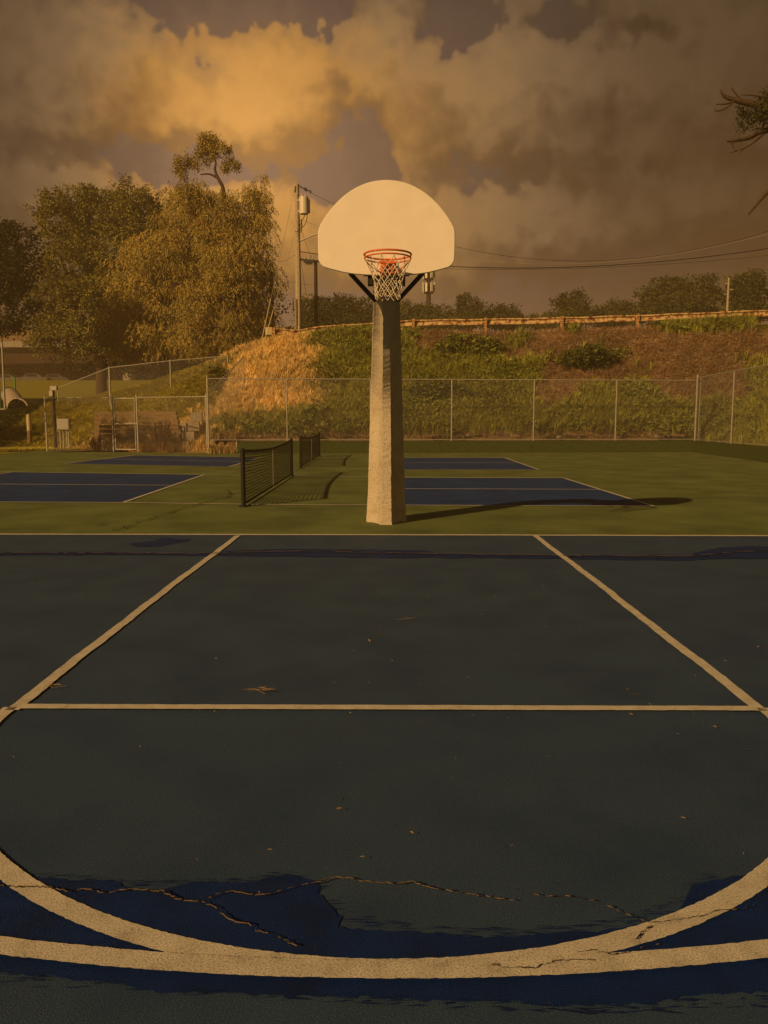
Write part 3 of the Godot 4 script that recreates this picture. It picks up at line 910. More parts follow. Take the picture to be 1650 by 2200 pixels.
# ---------------------------------------------------------------- guardrail
func build_guardrail() -> void:
	var px := [588, 738, 888, 1043, 1207, 1370, 1552, 1740]
	var py := [712, 704, 693, 691, 688, 683, 676, 668]
	var dd := [44.0, 43.75, 43.4, 43.0, 42.5, 42.1, 41.7, 41.2]
	var c := []
	for i in px.size(): c.append(at(px[i], py[i], dd[i]))
	var base := Vector3(c[0].x, height(c[0].x, 44.0), c[0].z)
	var t := thing("guardrail", "rust streaked cream steel guardrail along the top of the embankment", "guardrail", base)
	var prof := [[-0.17, 0.0], [-0.14, 0.035], [-0.105, 0.04], [-0.05, -0.035], [0.0, -0.045], [0.05, -0.035], [0.105, 0.04], [0.14, 0.035], [0.17, 0.0]]
	for i in px.size() - 1:
		var a: Vector3 = c[i] - base; var b: Vector3 = c[i + 1] - base
		var mb := MB.new()
		var rings := []
		for k in 13:
			var u := k / 12.0
			var o := a.lerp(b, u)
			if i == 0: o += Vector3(0, -0.13 * exp(-pow((u - 0.33) / 0.16, 2.0)), -0.10 * exp(-pow((u - 0.33) / 0.2, 2.0)))
			o += Vector3(0, 0.012 * sin(u * 9.0 + i * 2.0), 0)
			var ring := PackedVector3Array()
			for q in prof: ring.append(o + Vector3(0, q[0], q[1] - 0.10))
			for q in prof.size():
				var e = prof[prof.size() - 1 - q]
				ring.append(o + Vector3(0, e[0], e[1] - 0.108))
			rings.append(ring)
		mb.loft(rings)
		part("beam", mb, M.rail, t)
	for i in px.size():
		var a: Vector3 = c[i] - base
		var gy := height(c[i].x, -c[i].z) - 0.15 - base.y
		var mb := MB.new()
		# I-section steel post with a block
		mb.box(Vector3(a.x, (gy + a.y + 0.20) * 0.5, a.z), Vector3(0.02, a.y + 0.20 - gy, 0.13))
		mb.box(Vector3(a.x, (gy + a.y + 0.20) * 0.5, a.z + 0.065), Vector3(0.15, a.y + 0.20 - gy, 0.012))
		mb.box(Vector3(a.x, (gy + a.y + 0.20) * 0.5, a.z - 0.05), Vector3(0.15, a.y + 0.20 - gy, 0.012))
		part("post", mb, M.railpost, t)
	# rounded buffer end
	var e0: Vector3 = c[0] - base + Vector3(-0.28, 0.02, -0.05)
	var cap := MB.new()
	var r1 := PackedVector3Array(); var r0 := PackedVector3Array()
	for i in 17:
		var a := PI * i / 16.0
		r0.append(e0 + Vector3(-0.02 - 0.17 * sin(a), -0.20, 0.15 * cos(a)))
		r1.append(e0 + Vector3(-0.02 - 0.17 * sin(a), 0.20, 0.15 * cos(a)))
	r0.append(e0 + Vector3(0.2, -0.20, -0.14)); r0.append(e0 + Vector3(0.2, -0.20, 0.14))
	r1.append(e0 + Vector3(0.2, 0.20, -0.14)); r1.append(e0 + Vector3(0.2, 0.20, 0.14))
	cap.loft([r0, r1]); cap.fan(r1); cap.fan(r0, true)
	part("end_cap", cap, M.cream, t)
	# road behind the rail
	var road := MB.new()
	for i in 30:
		var x := -6.0 + i * 3.0
		var d0 := crest(x).x + 1.3; var d1 := crest(x + 3).x + 1.3
		road.quad(Vector3(x, 6.22, -d0), Vector3(x + 3, 6.22 , -d1), Vector3(x + 3, 6.22, -d1 - 8), Vector3(x, 6.22, -d0 - 8))
	struct("road", road, M.asphalt)

# ---------------------------------------------------------------- poles and wires
func sag(a: Vector3, b: Vector3, drop: float, k := 24) -> PackedVector3Array:
	var p := PackedVector3Array()
	for i in k + 1:
		var u := float(i) / k
		p.append(a.lerp(b, u) - Vector3(0, drop * 4.0 * u * (1.0 - u), 0))
	return p

func build_poles() -> void:
	var top := at(638, 396, 46); var foot := at(638, 730, 46)
	foot.x = top.x
	foot.y = height(foot.x, 46) - 0.2
	var t := thing("utility_pole", "tall pale wooden utility pole carrying a transformer, behind the guardrail", "utility pole", foot)
	var o := -foot
	var mb := MB.new()
	mb.tube(PackedVector3Array([Vector3.ZERO, (top - foot) * 0.5, top - foot]), [0.19, 0.16, 0.125], 12)
	part("pole", mb, M.palepole, t)
	var can := at(653, 442, 45.9) + o
	var tr := MB.new()
	tr.tube(PackedVector3Array([can + Vector3(0, -0.45, 0), can + Vector3(0, -0.43, 0), can + Vector3(0, 0.40, 0), can + Vector3(0, 0.44, 0), can + Vector3(0, 0.50, 0)]), [0.24, 0.26, 0.26, 0.275, 0.12], 16)
	for s in [-0.3, 0.3]: tr.box(can + Vector3(-0.28, s, 0), Vector3(0.12, 0.08, 0.1))
	var tro := part("transformer", tr, M.carwhite, t)
	for s in [-0.08, 0.1]:
		var bu := MB.new()
		bu.tube(PackedVector3Array([can + Vector3(s, 0.48, 0), can + Vector3(s, 0.56, 0), can + Vector3(s, 0.6, 0), can + Vector3(s, 0.66, 0)]), [0.045, 0.06, 0.04, 0.025], 8)
		part("bushing", bu, M.steelgrey, tro)
	var fin := MB.new()
	for k in 4: fin.box(can + Vector3(0.29, -0.02, -0.12 + k * 0.08), Vector3(0.08, 0.7, 0.02))
	part("cooling_fin", fin, M.darksteel, tro)
	var arm := MB.new()
	arm.tube(PackedVector3Array([at(641, 398, 46) + o, at(655, 406, 46) + o, at(668, 411, 46) + o]), 0.022, 6)
	part("dead_end_arm", arm, M.darksteel, t)
	for q in [[655, 406], [658, 408], [667, 412], [635, 403], [641, 420], [634, 410]]:
		var ins := MB.new()
		var p := at(q[0], q[1], 45.9) + o
		ins.tube(PackedVector3Array([p + Vector3(0, -0.09, 0), p + Vector3(0, -0.05, 0), p, p + Vector3(0, 0.04, 0), p + Vector3(0, 0.09, 0)]), [0.02, 0.06, 0.035, 0.06, 0.02], 8)
		part("insulator", ins, M.darksteel, t)
	var lum := MB.new()
	lum.tube(PackedVector3Array([at(641, 519, 46) + o, at(660, 511, 45.9) + o, at(676, 504, 45.8) + o, at(700, 499, 45.6) + o]), [0.06, 0.05, 0.045, 0.04], 8)
	part("lamp_arm", lum, M.steelgrey, t)
	var head := MB.new()
	var hp := at(709, 499, 45.5) + o
	head.tube(PackedVector3Array([hp + Vector3(-0.3, 0, 0), hp + Vector3(-0.15, 0, 0), hp + Vector3(0.2, -0.03, 0), hp + Vector3(0.35, -0.03, 0)]), [0.05, 0.11, 0.13, 0.04], 10)
	part("lamp_head", head, M.steelgrey, t)
	for q in [[[642, 520], [643, 600], [643, 716], 0.03], [[634, 640], [635, 680], [634, 716], 0.045]]:
		var co := MB.new()
		var pp := PackedVector3Array()
		for k in 3: pp.append(at(q[k][0], q[k][1], 45.75) + o)
		co.tube(pp, q[3], 6)
		part("conduit", co, M.palepole, t)
	var loops := MB.new()
	for q in [[[660, 460], [660, 478], [654, 488], [645, 490]], [[655, 462], [650, 474], [645, 480], [644, 487]], [[645, 474], [652, 480], [650, 492], [642, 498]], [[648, 470], [646, 486], [652, 496], [644, 500]], [[634, 497], [638, 500], [642, 497], [642, 490]]]:
		var pp := PackedVector3Array()
		for k in 9:
			pp.append(at(q[0][0], q[0][1], 45.7).bezier_interpolate(at(q[1][0], q[1][1], 45.7), at(q[2][0], q[2][1], 45.7), at(q[3][0], q[3][1], 45.8), k / 8.0) + o)
		loops.tube(pp, 0.018, 5)
	part("drop_wires", loops, M.cable, t, "stuff")
	for q in [[[584, 565 + 60], [563, 728]], [[597, 645], [567, 738]]]:
		var gw := MB.new()
		gw.rod(at(626, 440, 46) + o if q[1][0] == 563 else at(634, 500, 46) + o, at(q[1][0], q[1][1], 45.5) + o, 0.012, 5)
		part("guy_wire", gw, M.palecable, t)
		var gg := MB.new()
		var b: Vector3 = at(q[1][0], q[1][1], 45.5) + o
		var a: Vector3 = at(626, 440, 46) + o if q[1][0] == 563 else at(634, 500, 46) + o
		gg.rod(b, b.lerp(a, 0.3), 0.03, 6)
		part("guy_guard", gg, M.cream, t)
	# shorter dark poles
	for q in [[678, 560, 70.0, "short dark utility pole with a crossarm, beyond the guardrail", 12.0], [583, 567, 64.0, "dark utility pole half hidden by the willow edge", 10.0]]:
		var tp := at(q[0], q[1], q[2])
		var ft := Vector3(tp.x, height(tp.x, q[2]) - 0.2, tp.z)
		t = thing("utility_pole", q[3], "utility pole", ft)
		mb = MB.new()
		mb.tube(PackedVector3Array([Vector3.ZERO, tp - ft]), [0.19, 0.15], 10)
		part("pole", mb, M.darkpole, t)
		if q[0] == 678:
			var ca := MB.new()
			ca.beam(at(646, 557, 70) - ft, at(690, 562, 70) - ft, 0.12, 0.13)
			part("crossarm", ca, M.darkpole, t)
			var bx := MB.new()
			bx.box(at(663, 561, 69.8) - ft, Vector3(0.85, 0.22, 0.3)); bx.box(at(664, 566, 69.8) - ft, Vector3(0.6, 0.14, 0.22))
			part("flood_light", bx, M.darksteel, t)
			for x in [655, 664, 673, 684]:
				var ins := MB.new()
				var p := at(x, 554, 70) - ft
				ins.tube(PackedVector3Array([p + Vector3(0, -0.12, 0), p, p + Vector3(0, 0.12, 0)]), [0.05, 0.09, 0.03], 8)
				part("insulator", ins, M.steelgrey, t)
	# slender pole behind the trees at the far end of the guardrail
	var rp := at(1566, 597, 62)
	var rf := Vector3(rp.x, height(rp.x, 62) - 0.2, rp.z)
	t = thing("utility_pole", "slender pale pole with short crossarms behind the guardrail, beside the layered tree", "utility pole", rf)
	mb = MB.new()
	mb.tube(PackedVector3Array([Vector3.ZERO, rp - rf]), [0.14, 0.07], 8)
	part("pole", mb, M.palepole, t)
	for q in [[1558, 1566, 609], [1566, 1574, 622], [1556, 1566, 632]]:
		var ca := MB.new()
		ca.beam(at(q[0], q[2], 62) - rf, at(q[1], q[2], 62) - rf, 0.06, 0.06)
		part("crossarm", ca, M.palepole, t)
	# cell tower
	var ct := at(921, 575, 120)
	var cf := Vector3(ct.x, 5.6, ct.z)
	t = thing("cell_tower", "distant monopole mast with two tiers of white antenna panels below the backboard", "cell tower", cf)
	mb = MB.new()
	mb.tube(PackedVector3Array([Vector3.ZERO, ct - cf]), [0.5, 0.32], 10)
	part("mast", mb, M.darkpole, t)
	for tier in [[588, 20], [617, 18]]:
		var ring := MB.new()
		ring.box(at(921, tier[0] + 12, 120) - cf, Vector3(1.4, 0.1, 1.4))
		part("platform", ring, M.darksteel, t)
		for k in 7:
			var a := TAU * (k + 0.25) / 7.0
			var pn := MB.new()
			pn.box(at(921, tier[0] + (k % 3), 120) - cf + Vector3(cos(a) * 0.86, 0, sin(a) * 0.86), Vector3(0.30, 1.25, 0.2), Basis(Vector3.UP, -a + PI * 0.5))
			part("antenna_panel", pn, M.carwhite, t)
	# overhead lines running along the road
	var far := Vector3(52, 0, -37)
	var lines := [
		[at(641, 400, 46), 978, 530, 1650, 497, 0.010, "thin upper dark power line strung beside the backboard", "cable"],
		[at(641, 470, 46), 978, 554, 1650, 503, 0.012, "pale power line strung below the thin upper dark one", "palecable"],
		[at(641, 540, 46), 978, 573, 1650, 534, 0.022, "thick black cable strung lowest but one over the guardrail", "cable"],
		[at(641, 560, 46), 978, 578, 1650, 549, 0.009, "faint thin cable strung just under the thick black cable", "cable"]]
	for q in lines:
		var P0: Vector3 = q[0]
		# horizontal position along the run where it crosses two sight lines
		var s := []
		for e in [[q[1], q[2]], [q[3], q[4]]]:
			var r := at(e[0], e[1], 1.0) - Vector3(0, EYE, 0)
			var kx := r.x / -r.z
			# P0 + u(far-P0): x = kx * d
			var u := (kx * -P0.z - P0.x) / ((far.x - P0.x) - kx * (-far.z + P0.z))
			var d := lerpf(-P0.z, -far.z, u)
			s.append([u, EYE + r.y / -r.z * d])
		# parabola through the three heights
		var pts := PackedVector3Array()
		for i in 41:
			var u := i / 40.0
			var u1: float = s[0][0]; var u2: float = s[1][0]
			var y: float = P0.y * (u - u1) * (u - u2) / (u1 * u2) + s[0][1] * u * (u - u2) / (u1 * (u1 - u2)) + s[1][1] * u * (u - u1) / (u2 * (u2 - u1))
			pts.append(Vector3(lerpf(P0.x, far.x, u), y, lerpf(P0.z, far.z, u)))
		mb = MB.new()
		for i in pts.size(): pts[i] -= P0
		mb.tube(pts, q[5], 5)
		t = thing("power_line", q[6], "power line", P0)
		part("cable", mb, M[q[7]], t)
	var extra := [
		[at(641, 470, 46), at(678, 565, 70), 0.4, "slack service wire dropping from pale pole to short dark pole"],
		[at(641, 520, 46), at(678, 690, 70), 1.2, "loose wire hanging from pale pole down behind the guardrail"],
		[at(636, 545, 46), at(585, 556, 64), 0.3, "wire from the pale pole into the willow edge"],
		[at(583, 590, 64), at(676, 612, 70), 0.2, "low wire from half hidden pole to short dark pole"]]
	for q in extra:
		mb = MB.new()
		var pts := sag(Vector3.ZERO, q[1] - q[0], q[2])
		mb.tube(pts, 0.011, 4)
		t = thing("power_line", q[3], "power line", q[0])
		part("cable", mb, M.cable, t)

# ---------------------------------------------------------------- foliage
func leaf(mb: MB, p: Vector3, d: Vector3, s: Vector3, l: float, w: float) -> void:
	var a := p; var b := p + d * l * 0.5 + s * w * 0.5; var c := p + d * l; var e := p + d * l * 0.5 - s * w * 0.5
	var fold := d.cross(s) * w * 0.15
	mb.tri(a, b + fold, c); mb.tri(a, c, e + fold)

func clump(kind: String, seed_: int) -> ArrayMesh:
	var r := RandomNumberGenerator.new()
	r.seed = seed_
	var mb := MB.new()
	mb.colored = true
	var rv := func() -> Vector3:
		var q := Vector3(r.randf_range(-1, 1), r.randf_range(-1, 1), r.randf_range(-1, 1))
		return q.normalized() if q.length() > 0.05 else Vector3.UP
	if kind == "broad":
		for i in 30:
			var d: Vector3 = rv.call()
			var p := d * 0.5 * pow(r.randf(), 0.5)
			p.y *= 0.6
			var k := r.randf_range(0.75, 1.15)
			mb.col = Color(k, k, k)
			var ld: Vector3 = (d + rv.call() * 0.8 + Vector3(0, -0.3, 0)).normalized()
			leaf(mb, p, ld, ld.cross(rv.call()).normalized(), r.randf_range(0.16, 0.28), r.randf_range(0.10, 0.17))
	elif kind == "willow":
		for i in 11:
			var d: Vector3 = rv.call()
			var p := Vector3(d.x * 0.4, d.y * 0.25 + 0.2, d.z * 0.4)
			var out := Vector3(d.x, 0.1, d.z) * 0.3
			var k := r.randf_range(0.75, 1.15)
			mb.col = Color(k, k, k)
			for j in 6:
				var ld: Vector3 = (Vector3(d.x * 0.5, -1.0, d.z * 0.5) + rv.call() * 0.55).normalized()
				leaf(mb, p, ld, ld.cross(rv.call()).normalized(), r.randf_range(0.16, 0.26), 0.06)
				p += Vector3(out.x * 0.25, -0.11 + 0.05 * (3 - j) * 0.3, out.z * 0.25)
	elif kind == "twig":
		for i in 16:
			var d: Vector3 = rv.call()
			var p := d * 0.3 * r.randf()
			var k := r.randf_range(0.7, 1.1)
			mb.col = Color(k, k, k)
			var ld: Vector3 = (rv.call() + Vector3(0, -0.5, 0)).normalized()
			leaf(mb, p, ld, ld.cross(rv.call()).normalized(), r.randf_range(0.07, 0.12), r.randf_range(0.035, 0.06))
	elif kind == "grass":
		for i in 14:
			var a := r.randf() * TAU
			var p := Vector3(cos(a), 0, sin(a)) * 0.12 * r.randf()
			var h := r.randf_range(0.25, 0.6)
			var lean := Vector3(cos(a + r.randf_range(-1, 1)), 0, sin(a)) * r.randf_range(0.08, 0.3)
			var s := Vector3(-sin(a), 0, cos(a)) * 0.012
			var m1 := p + Vector3(0, h * 0.6, 0) + lean * 0.4; var tip := p + Vector3(0, h * 0.85, 0) + lean
			var k := r.randf_range(0.7, 1.2)
			mb.col = Color(k, k, k * 0.95)
			mb.tri(p - s, p + s, m1 + s * 0.8); mb.tri(p - s, m1 + s * 0.8, m1 - s * 0.8); mb.tri(m1 - s * 0.8, m1 + s * 0.8, tip)
	elif kind == "thatch":
		for i in 14:
			var a := r.randf() * TAU
			var p := Vector3(r.randf_range(-0.2, 0.2), r.randf_range(0.0, 0.03), r.randf_range(-0.2, 0.2))
			var l := r.randf_range(0.12, 0.35)
			var d := Vector3(cos(a), r.randf_range(0.0, 0.55), sin(a)).normalized() * l
			var s := Vector3(-sin(a), 0.3, cos(a)) * 0.010
			var k := r.randf_range(0.4, 1.6)
			mb.col = Color(k, k, k)
			mb.tri(p - s, p + s, p + d * 0.5 + Vector3(0, 0.03, 0)); mb.tri(p + d * 0.5 + Vector3(0, 0.03, 0) - s * 0.5, p + d * 0.5 + Vector3(0, 0.03, 0) + s * 0.5, p + d)
	elif kind == "weed":
		for i in 20:
			var d: Vector3 = rv.call()
			var p := Vector3(d.x * 0.22, 0.08 + absf(d.y) * 0.3, d.z * 0.22)
			var k := r.randf_range(0.7, 1.2)
			mb.col = Color(k, k, k)
			var ld: Vector3 = (Vector3(d.x, 0.15, d.z) + rv.call() * 0.4).normalized()
			leaf(mb, p, ld, ld.cross(rv.call()).normalized(), r.randf_range(0.12, 0.2), r.randf_range(0.07, 0.12))
	return mb.mesh()

var clumps := {}

func multi(called: String, kind: String, xf: Array, cols: PackedColorArray, m: Material, parent: Node) -> MultiMeshInstance3D:
	if not clumps.has(kind): clumps[kind] = clump(kind, 77 + clumps.size())
	var mm := MultiMesh.new()
	mm.transform_format = MultiMesh.TRANSFORM_3D
	mm.use_colors = true
	mm.mesh = clumps[kind]
	mm.instance_count = xf.size()
	for i in xf.size():
		mm.set_instance_transform(i, xf[i])
		mm.set_instance_color(i, cols[i])
	var o := MultiMeshInstance3D.new()
	o.name = called
	o.multimesh = mm
	o.material_override = m
	o.set_meta("kind", "stuff")
	parent.add_child(o, true)
	return o

# crown from lumps; blobs: [px, py, depth, rx, ry, rz] with metres for radii
func crown(t: Node3D, kind: String, blobs: Array, dens: float, col: Color, size := 1.0, gap := -0.25, lumps := 0.42) -> void:
	var xf := []
	var cols := PackedColorArray()
	var ln := FastNoiseLite.new()
	ln.seed = rng.randi() % 1000; ln.frequency = 0.16; ln.fractal_octaves = 3
	for b in blobs:
		var c: Vector3 = b[0]
		var r: Vector3 = b[1]
		var area := 4.0 * PI * pow((pow(r.x * r.y, 1.6) + pow(r.x * r.z, 1.6) + pow(r.y * r.z, 1.6)) / 3.0, 1.0 / 1.6)
		var tone := rng.randf_range(0.85, 1.15)
		for i in int(area * dens):
			var d := Vector3(rng.randfn(), rng.randfn(), rng.randfn()).normalized()
			var bump := 1.0 + lumps * ln.get_noise_3dv((c + d * r) * 3.0)
			var p := c + d * r * bump * lerpf(0.45, 1.0, pow(rng.randf(), 0.45))
			if ln.get_noise_3dv(p * 4.5 + Vector3(50, 0, 0)) < gap: continue
			var sc := size * rng.randf_range(0.7, 1.35)
			var bs := Basis(Vector3.UP, rng.randf() * TAU)
			if kind != "willow": bs = bs * Basis(Vector3.RIGHT, rng.randf_range(-0.7, 0.7))
			xf.append(Transform3D(bs.scaled(Vector3.ONE * sc), p - t.position))
			var k := tone * rng.randf_range(0.8, 1.2)
			cols.append(Color(col.r * k * rng.randf_range(0.9, 1.1), col.g * k, col.b * k))
	multi("crown", kind, xf, cols, M.leaf, t)

func limbs(t: Node3D, paths: Array) -> void:
	var mb := MB.new()
	for q in paths:
		var p := PackedVector3Array()
		for v in q[0]: p.append(v - t.position)
		var sm := PackedVector3Array(); var rr := []
		for i in p.size() - 1:
			for k in 4:
				var u := k / 4.0
				sm.append(p[i].cubic_interpolate(p[i + 1], p[maxi(i - 1, 0)], p[mini(i + 2, p.size() - 1)], u))
				rr.append(lerpf(q[1], q[2], (i + u) / (p.size() - 1)))
		sm.append(p[p.size() - 1]); rr.append(q[2])
		mb.tube(sm, rr, 8)
	part("trunk", mb, M.bark, t)

func B(px: float, py: float, d: float, rx: float, ry: float, rz := -1.0) -> Array:
	# lump given by its centre's sight line and depth, radii in the photograph's pixels at that depth
	var m := d / F
	return [at(px, py, d), Vector3(rx * m, ry * m, (rx if rz < 0 else rz) * m)]

func build_trees() -> void:
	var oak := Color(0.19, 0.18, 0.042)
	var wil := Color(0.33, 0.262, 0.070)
	# broad tree on the lawn
	var g := Vector3(at(215, 760, 64).x, 0, -64); g.y = height(g.x, 64) - 0.2
	var t := thing("broadleaf_tree", "broad dark leafed tree on the lawn, overpass showing beneath it", "tree", g)
	limbs(t, [[[g, at(213, 690, 64), at(205, 600, 64), at(190, 480, 64)], 0.5, 0.1], [[at(212, 680, 64), at(150, 600, 64), at(120, 520, 64)], 0.28, 0.06], [[at(210, 660, 64), at(260, 580, 64), at(290, 480, 64)], 0.28, 0.06]])
	crown(t, "broad", [B(140, 470, 64, 60, 55), B(215, 460, 65, 75, 55), B(300, 470, 64, 70, 60), B(160, 560, 63, 75, 60), B(260, 560, 63, 85, 70), B(130, 640, 63, 65, 55), B(200, 660, 62, 85, 70), B(290, 660, 62, 75, 70), B(110, 715, 63, 55, 45), B(240, 730, 62, 70, 45), B(340, 560, 65, 70, 80), B(185, 425, 64, 22, 16), B(262, 425, 64, 24, 20), B(120, 440, 64, 26, 18), B(320, 430, 64, 22, 14)], 5.2, oak, 0.88, -0.10, 0.9)
	# willow cluster, middle
	g = Vector3(at(355, 760, 58).x, 0, -58); g.y = height(g.x, 58) - 0.2
	t = thing("willow_tree", "rounded willow with forked bare limbs standing before the taller willow", "tree", g)
	limbs(t, [[[g, at(350, 720, 58), at(360, 660, 58), at(300, 600, 57.5)], 0.42, 0.1], [[at(352, 715, 58), at(385, 660, 58), at(400, 600, 58)], 0.28, 0.06], [[at(345, 640, 57.9), at(318, 600, 57), at(305, 580, 56.5)], 0.1, 0.03]])
	crown(t, "willow", [B(330, 560, 58, 75, 60), B(410, 520, 59, 70, 70), B(380, 600, 57, 70, 55), B(300, 640, 57, 70, 60), B(270, 710, 57, 60, 55), B(340, 720, 56, 60, 50), B(400, 450, 60, 55, 45)], 6.0, wil, 0.9, -0.12, 0.75)
	# tall willow with a sprig on top
	g = Vector3(at(505, 745, 55).x, 0, -55); g.y = height(g.x, 55) - 0.2
	t = thing("willow_tree", "tall drooping willow with a lone bent sprig rising from its top", "tree", g)
	limbs(t, [[[g, at(510, 680, 55), at(500, 600, 55), at(490, 480, 55), at(478, 400, 55)], 0.55, 0.12], [[at(478, 400, 55), at(468, 382, 55), at(462, 365, 55), at(464, 350, 55)], 0.13, 0.06], [[at(467, 382, 55), at(450, 374, 55), at(430, 375, 55)], 0.09, 0.04], [[at(464, 350, 55), at(460, 330, 55), at(455, 310, 55)], 0.06, 0.03], [[at(508, 660, 55), at(455, 640, 54), at(420, 610, 54)], 0.2, 0.06]])
	crown(t, "willow", [B(495, 485, 55, 50, 55), B(557, 450, 55, 26, 55), B(553, 530, 55, 34, 65), B(556, 610, 55, 34, 58), B(500, 570, 54, 60, 65), B(490, 645, 54, 58, 52), B(430, 665, 54, 52, 48), B(430, 728, 54, 52, 36), B(500, 718, 54, 44, 38), B(560, 685, 55, 32, 46), B(455, 500, 56, 40, 55), B(540, 420, 55, 24, 26), B(415, 430, 55.5, 26, 28), B(470, 440, 56, 34, 24)], 6.4, wil, 0.8, -0.12, 0.75)
	crown(t, "twig", [B(450, 308, 55, 20, 16), B(472, 325, 55, 24, 15), B(436, 326, 55, 14, 13), B(490, 344, 55, 13, 9), B(509, 356, 55, 7, 6), B(412, 343, 55, 17, 10), B(392, 350, 55, 15, 10), B(384, 370, 55, 10, 13), B(396, 384, 55, 8, 8), B(426, 334, 55, 9, 7), B(458, 340, 55, 12, 8), B(391, 402, 55, 8, 14), B(440, 350, 55, 12, 7), B(482, 362, 55, 11, 7), B(420, 356, 55, 10, 8), B(404, 412, 55, 12, 12), B(440, 300, 55, 9, 9), B(486, 325, 55, 10, 8)], 44.0, wil, 1.35, -0.10, 0.8)
	crown(t, "broad", [B(500, 480, 55, 52, 50), B(556, 440, 55, 26, 50), B(553, 560, 55, 36, 80), B(495, 600, 54, 62, 70), B(440, 690, 54, 58, 50), B(545, 690, 55, 34, 40), B(415, 440, 55.5, 26, 26)], 2.6, wil, 0.62, 0.0, 0.9)
	# tree at the edge of the lawn, partly out of the picture
	g = Vector3(at(-60, 800, 50).x, 0, -50); g.y = height(g.x, 50) - 0.2
	t = thing("broadleaf_tree", "dark tree with loose open crown standing above the tube slide", "tree", g)
	limbs(t, [[[g, at(-55, 700, 50), at(-40, 600, 50), at(0, 530, 50)], 0.4, 0.06], [[at(-50, 680, 50), at(10, 640, 50), at(40, 600, 50)], 0.2, 0.04]])
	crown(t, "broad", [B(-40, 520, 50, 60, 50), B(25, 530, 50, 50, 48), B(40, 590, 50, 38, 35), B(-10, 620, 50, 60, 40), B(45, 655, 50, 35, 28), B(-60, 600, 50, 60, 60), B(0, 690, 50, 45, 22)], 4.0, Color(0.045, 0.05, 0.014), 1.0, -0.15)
	# trees along the far side of the road
	var row := [
		["bushy tree in the far hedgerow just beside the short dark pole", 700, 88.0, [B(665, 665, 88, 30, 26), B(705, 668, 88, 38, 30), B(735, 660, 88, 32, 26), B(690, 695, 86, 60, 22)]],
		["low bushy tree beyond the guardrail just beside the concrete post", 785, 88.0, [B(775, 672, 88, 32, 24), B(810, 665, 88, 35, 26), B(790, 695, 86, 50, 20)]],
		["leafy hedge tree at the foot of the distant antenna mast", 900, 92.0, [B(870, 668, 92, 32, 22), B(910, 675, 92, 36, 18), B(950, 680, 92, 36, 18), B(900, 700, 90, 70, 14)]],
		["small pointed tree rising alone above the hedgerow", 1010, 88.0, [B(1005, 655, 88, 22, 22), B(1015, 672, 88, 30, 20), B(995, 640, 88, 9, 9), B(1010, 694, 87, 40, 14)]],
		["flat topped round bush beside the small pointed tree", 1080, 90.0, [B(1060, 675, 90, 20, 14), B(1085, 673, 90, 30, 17), B(1110, 680, 90, 16, 13), B(1085, 694, 89, 48, 10)]],
		["scrubby little tree in the gap of the far hedgerow", 1160, 92.0, [B(1150, 684, 92, 12, 8), B(1172, 682, 92, 14, 10), B(1165, 696, 91, 30, 9)]],
		["round crowned tree standing alone where the hedgerow dips", 1225, 84.0, [B(1210, 655, 84, 26, 20), B(1235, 655, 84, 30, 24), B(1255, 670, 84, 18, 16), B(1225, 685, 83, 42, 18)]],
		["low dark thicket between the round tree and the largest tree", 1320, 86.0, [B(1290, 675, 86, 22, 16), B(1330, 665, 86, 34, 20), B(1310, 690, 85, 46, 14)]],
		["largest dark domed tree above the far end of the guardrail", 1460, 76.0, [B(1385, 645, 76, 24, 22), B(1410, 625, 76, 22, 22), B(1440, 620, 76, 28, 24), B(1490, 618, 76, 42, 27), B(1525, 640, 76, 24, 24), B(1470, 655, 75, 60, 26), B(1390, 675, 75, 40, 18), B(1500, 680, 75, 50, 16)]],
		["dark layered tree behind the slender pale pole", 1610, 68.0, [B(1600, 610, 68, 34, 16), B(1615, 640, 68, 42, 18), B(1570, 640, 68, 18, 14), B(1625, 668, 67, 45, 18), B(1580, 670, 67, 30, 14), B(1620, 595, 68, 16, 9)]]]
	for q in row:
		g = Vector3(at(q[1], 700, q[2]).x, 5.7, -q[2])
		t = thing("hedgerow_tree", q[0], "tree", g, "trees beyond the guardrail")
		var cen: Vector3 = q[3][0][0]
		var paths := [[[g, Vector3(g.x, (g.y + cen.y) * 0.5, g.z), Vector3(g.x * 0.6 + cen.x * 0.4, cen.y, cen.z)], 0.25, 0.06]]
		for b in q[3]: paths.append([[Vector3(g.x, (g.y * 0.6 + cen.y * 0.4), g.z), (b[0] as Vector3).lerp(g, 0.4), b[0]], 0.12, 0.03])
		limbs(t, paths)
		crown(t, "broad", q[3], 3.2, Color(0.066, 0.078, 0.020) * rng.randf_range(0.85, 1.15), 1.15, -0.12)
	# scrub filling the verge behind the rail
	var xf := []; var cols := PackedColorArray()
	for i in 1500:
		var x := rng.randf_range(-7, 40); var d := rng.randf_range(56, 82)
		var s := rng.randf_range(1.2, 2.4)
		xf.append(Transform3D(Basis(Vector3.UP, rng.randf() * TAU).scaled(Vector3.ONE * s), Vector3(x * d / 50.0, height(x, d) + rng.randf_range(0.1, 0.9), -d)))
		var k := rng.randf_range(0.7, 1.2)
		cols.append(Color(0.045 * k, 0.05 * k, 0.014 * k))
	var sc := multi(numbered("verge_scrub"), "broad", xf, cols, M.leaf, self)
	tag(sc, "low dark scrub along the verge behind the guardrail", "scrub", "", "stuff")
	# far wood beneath and beyond the overpass
	xf = []; cols = PackedColorArray()
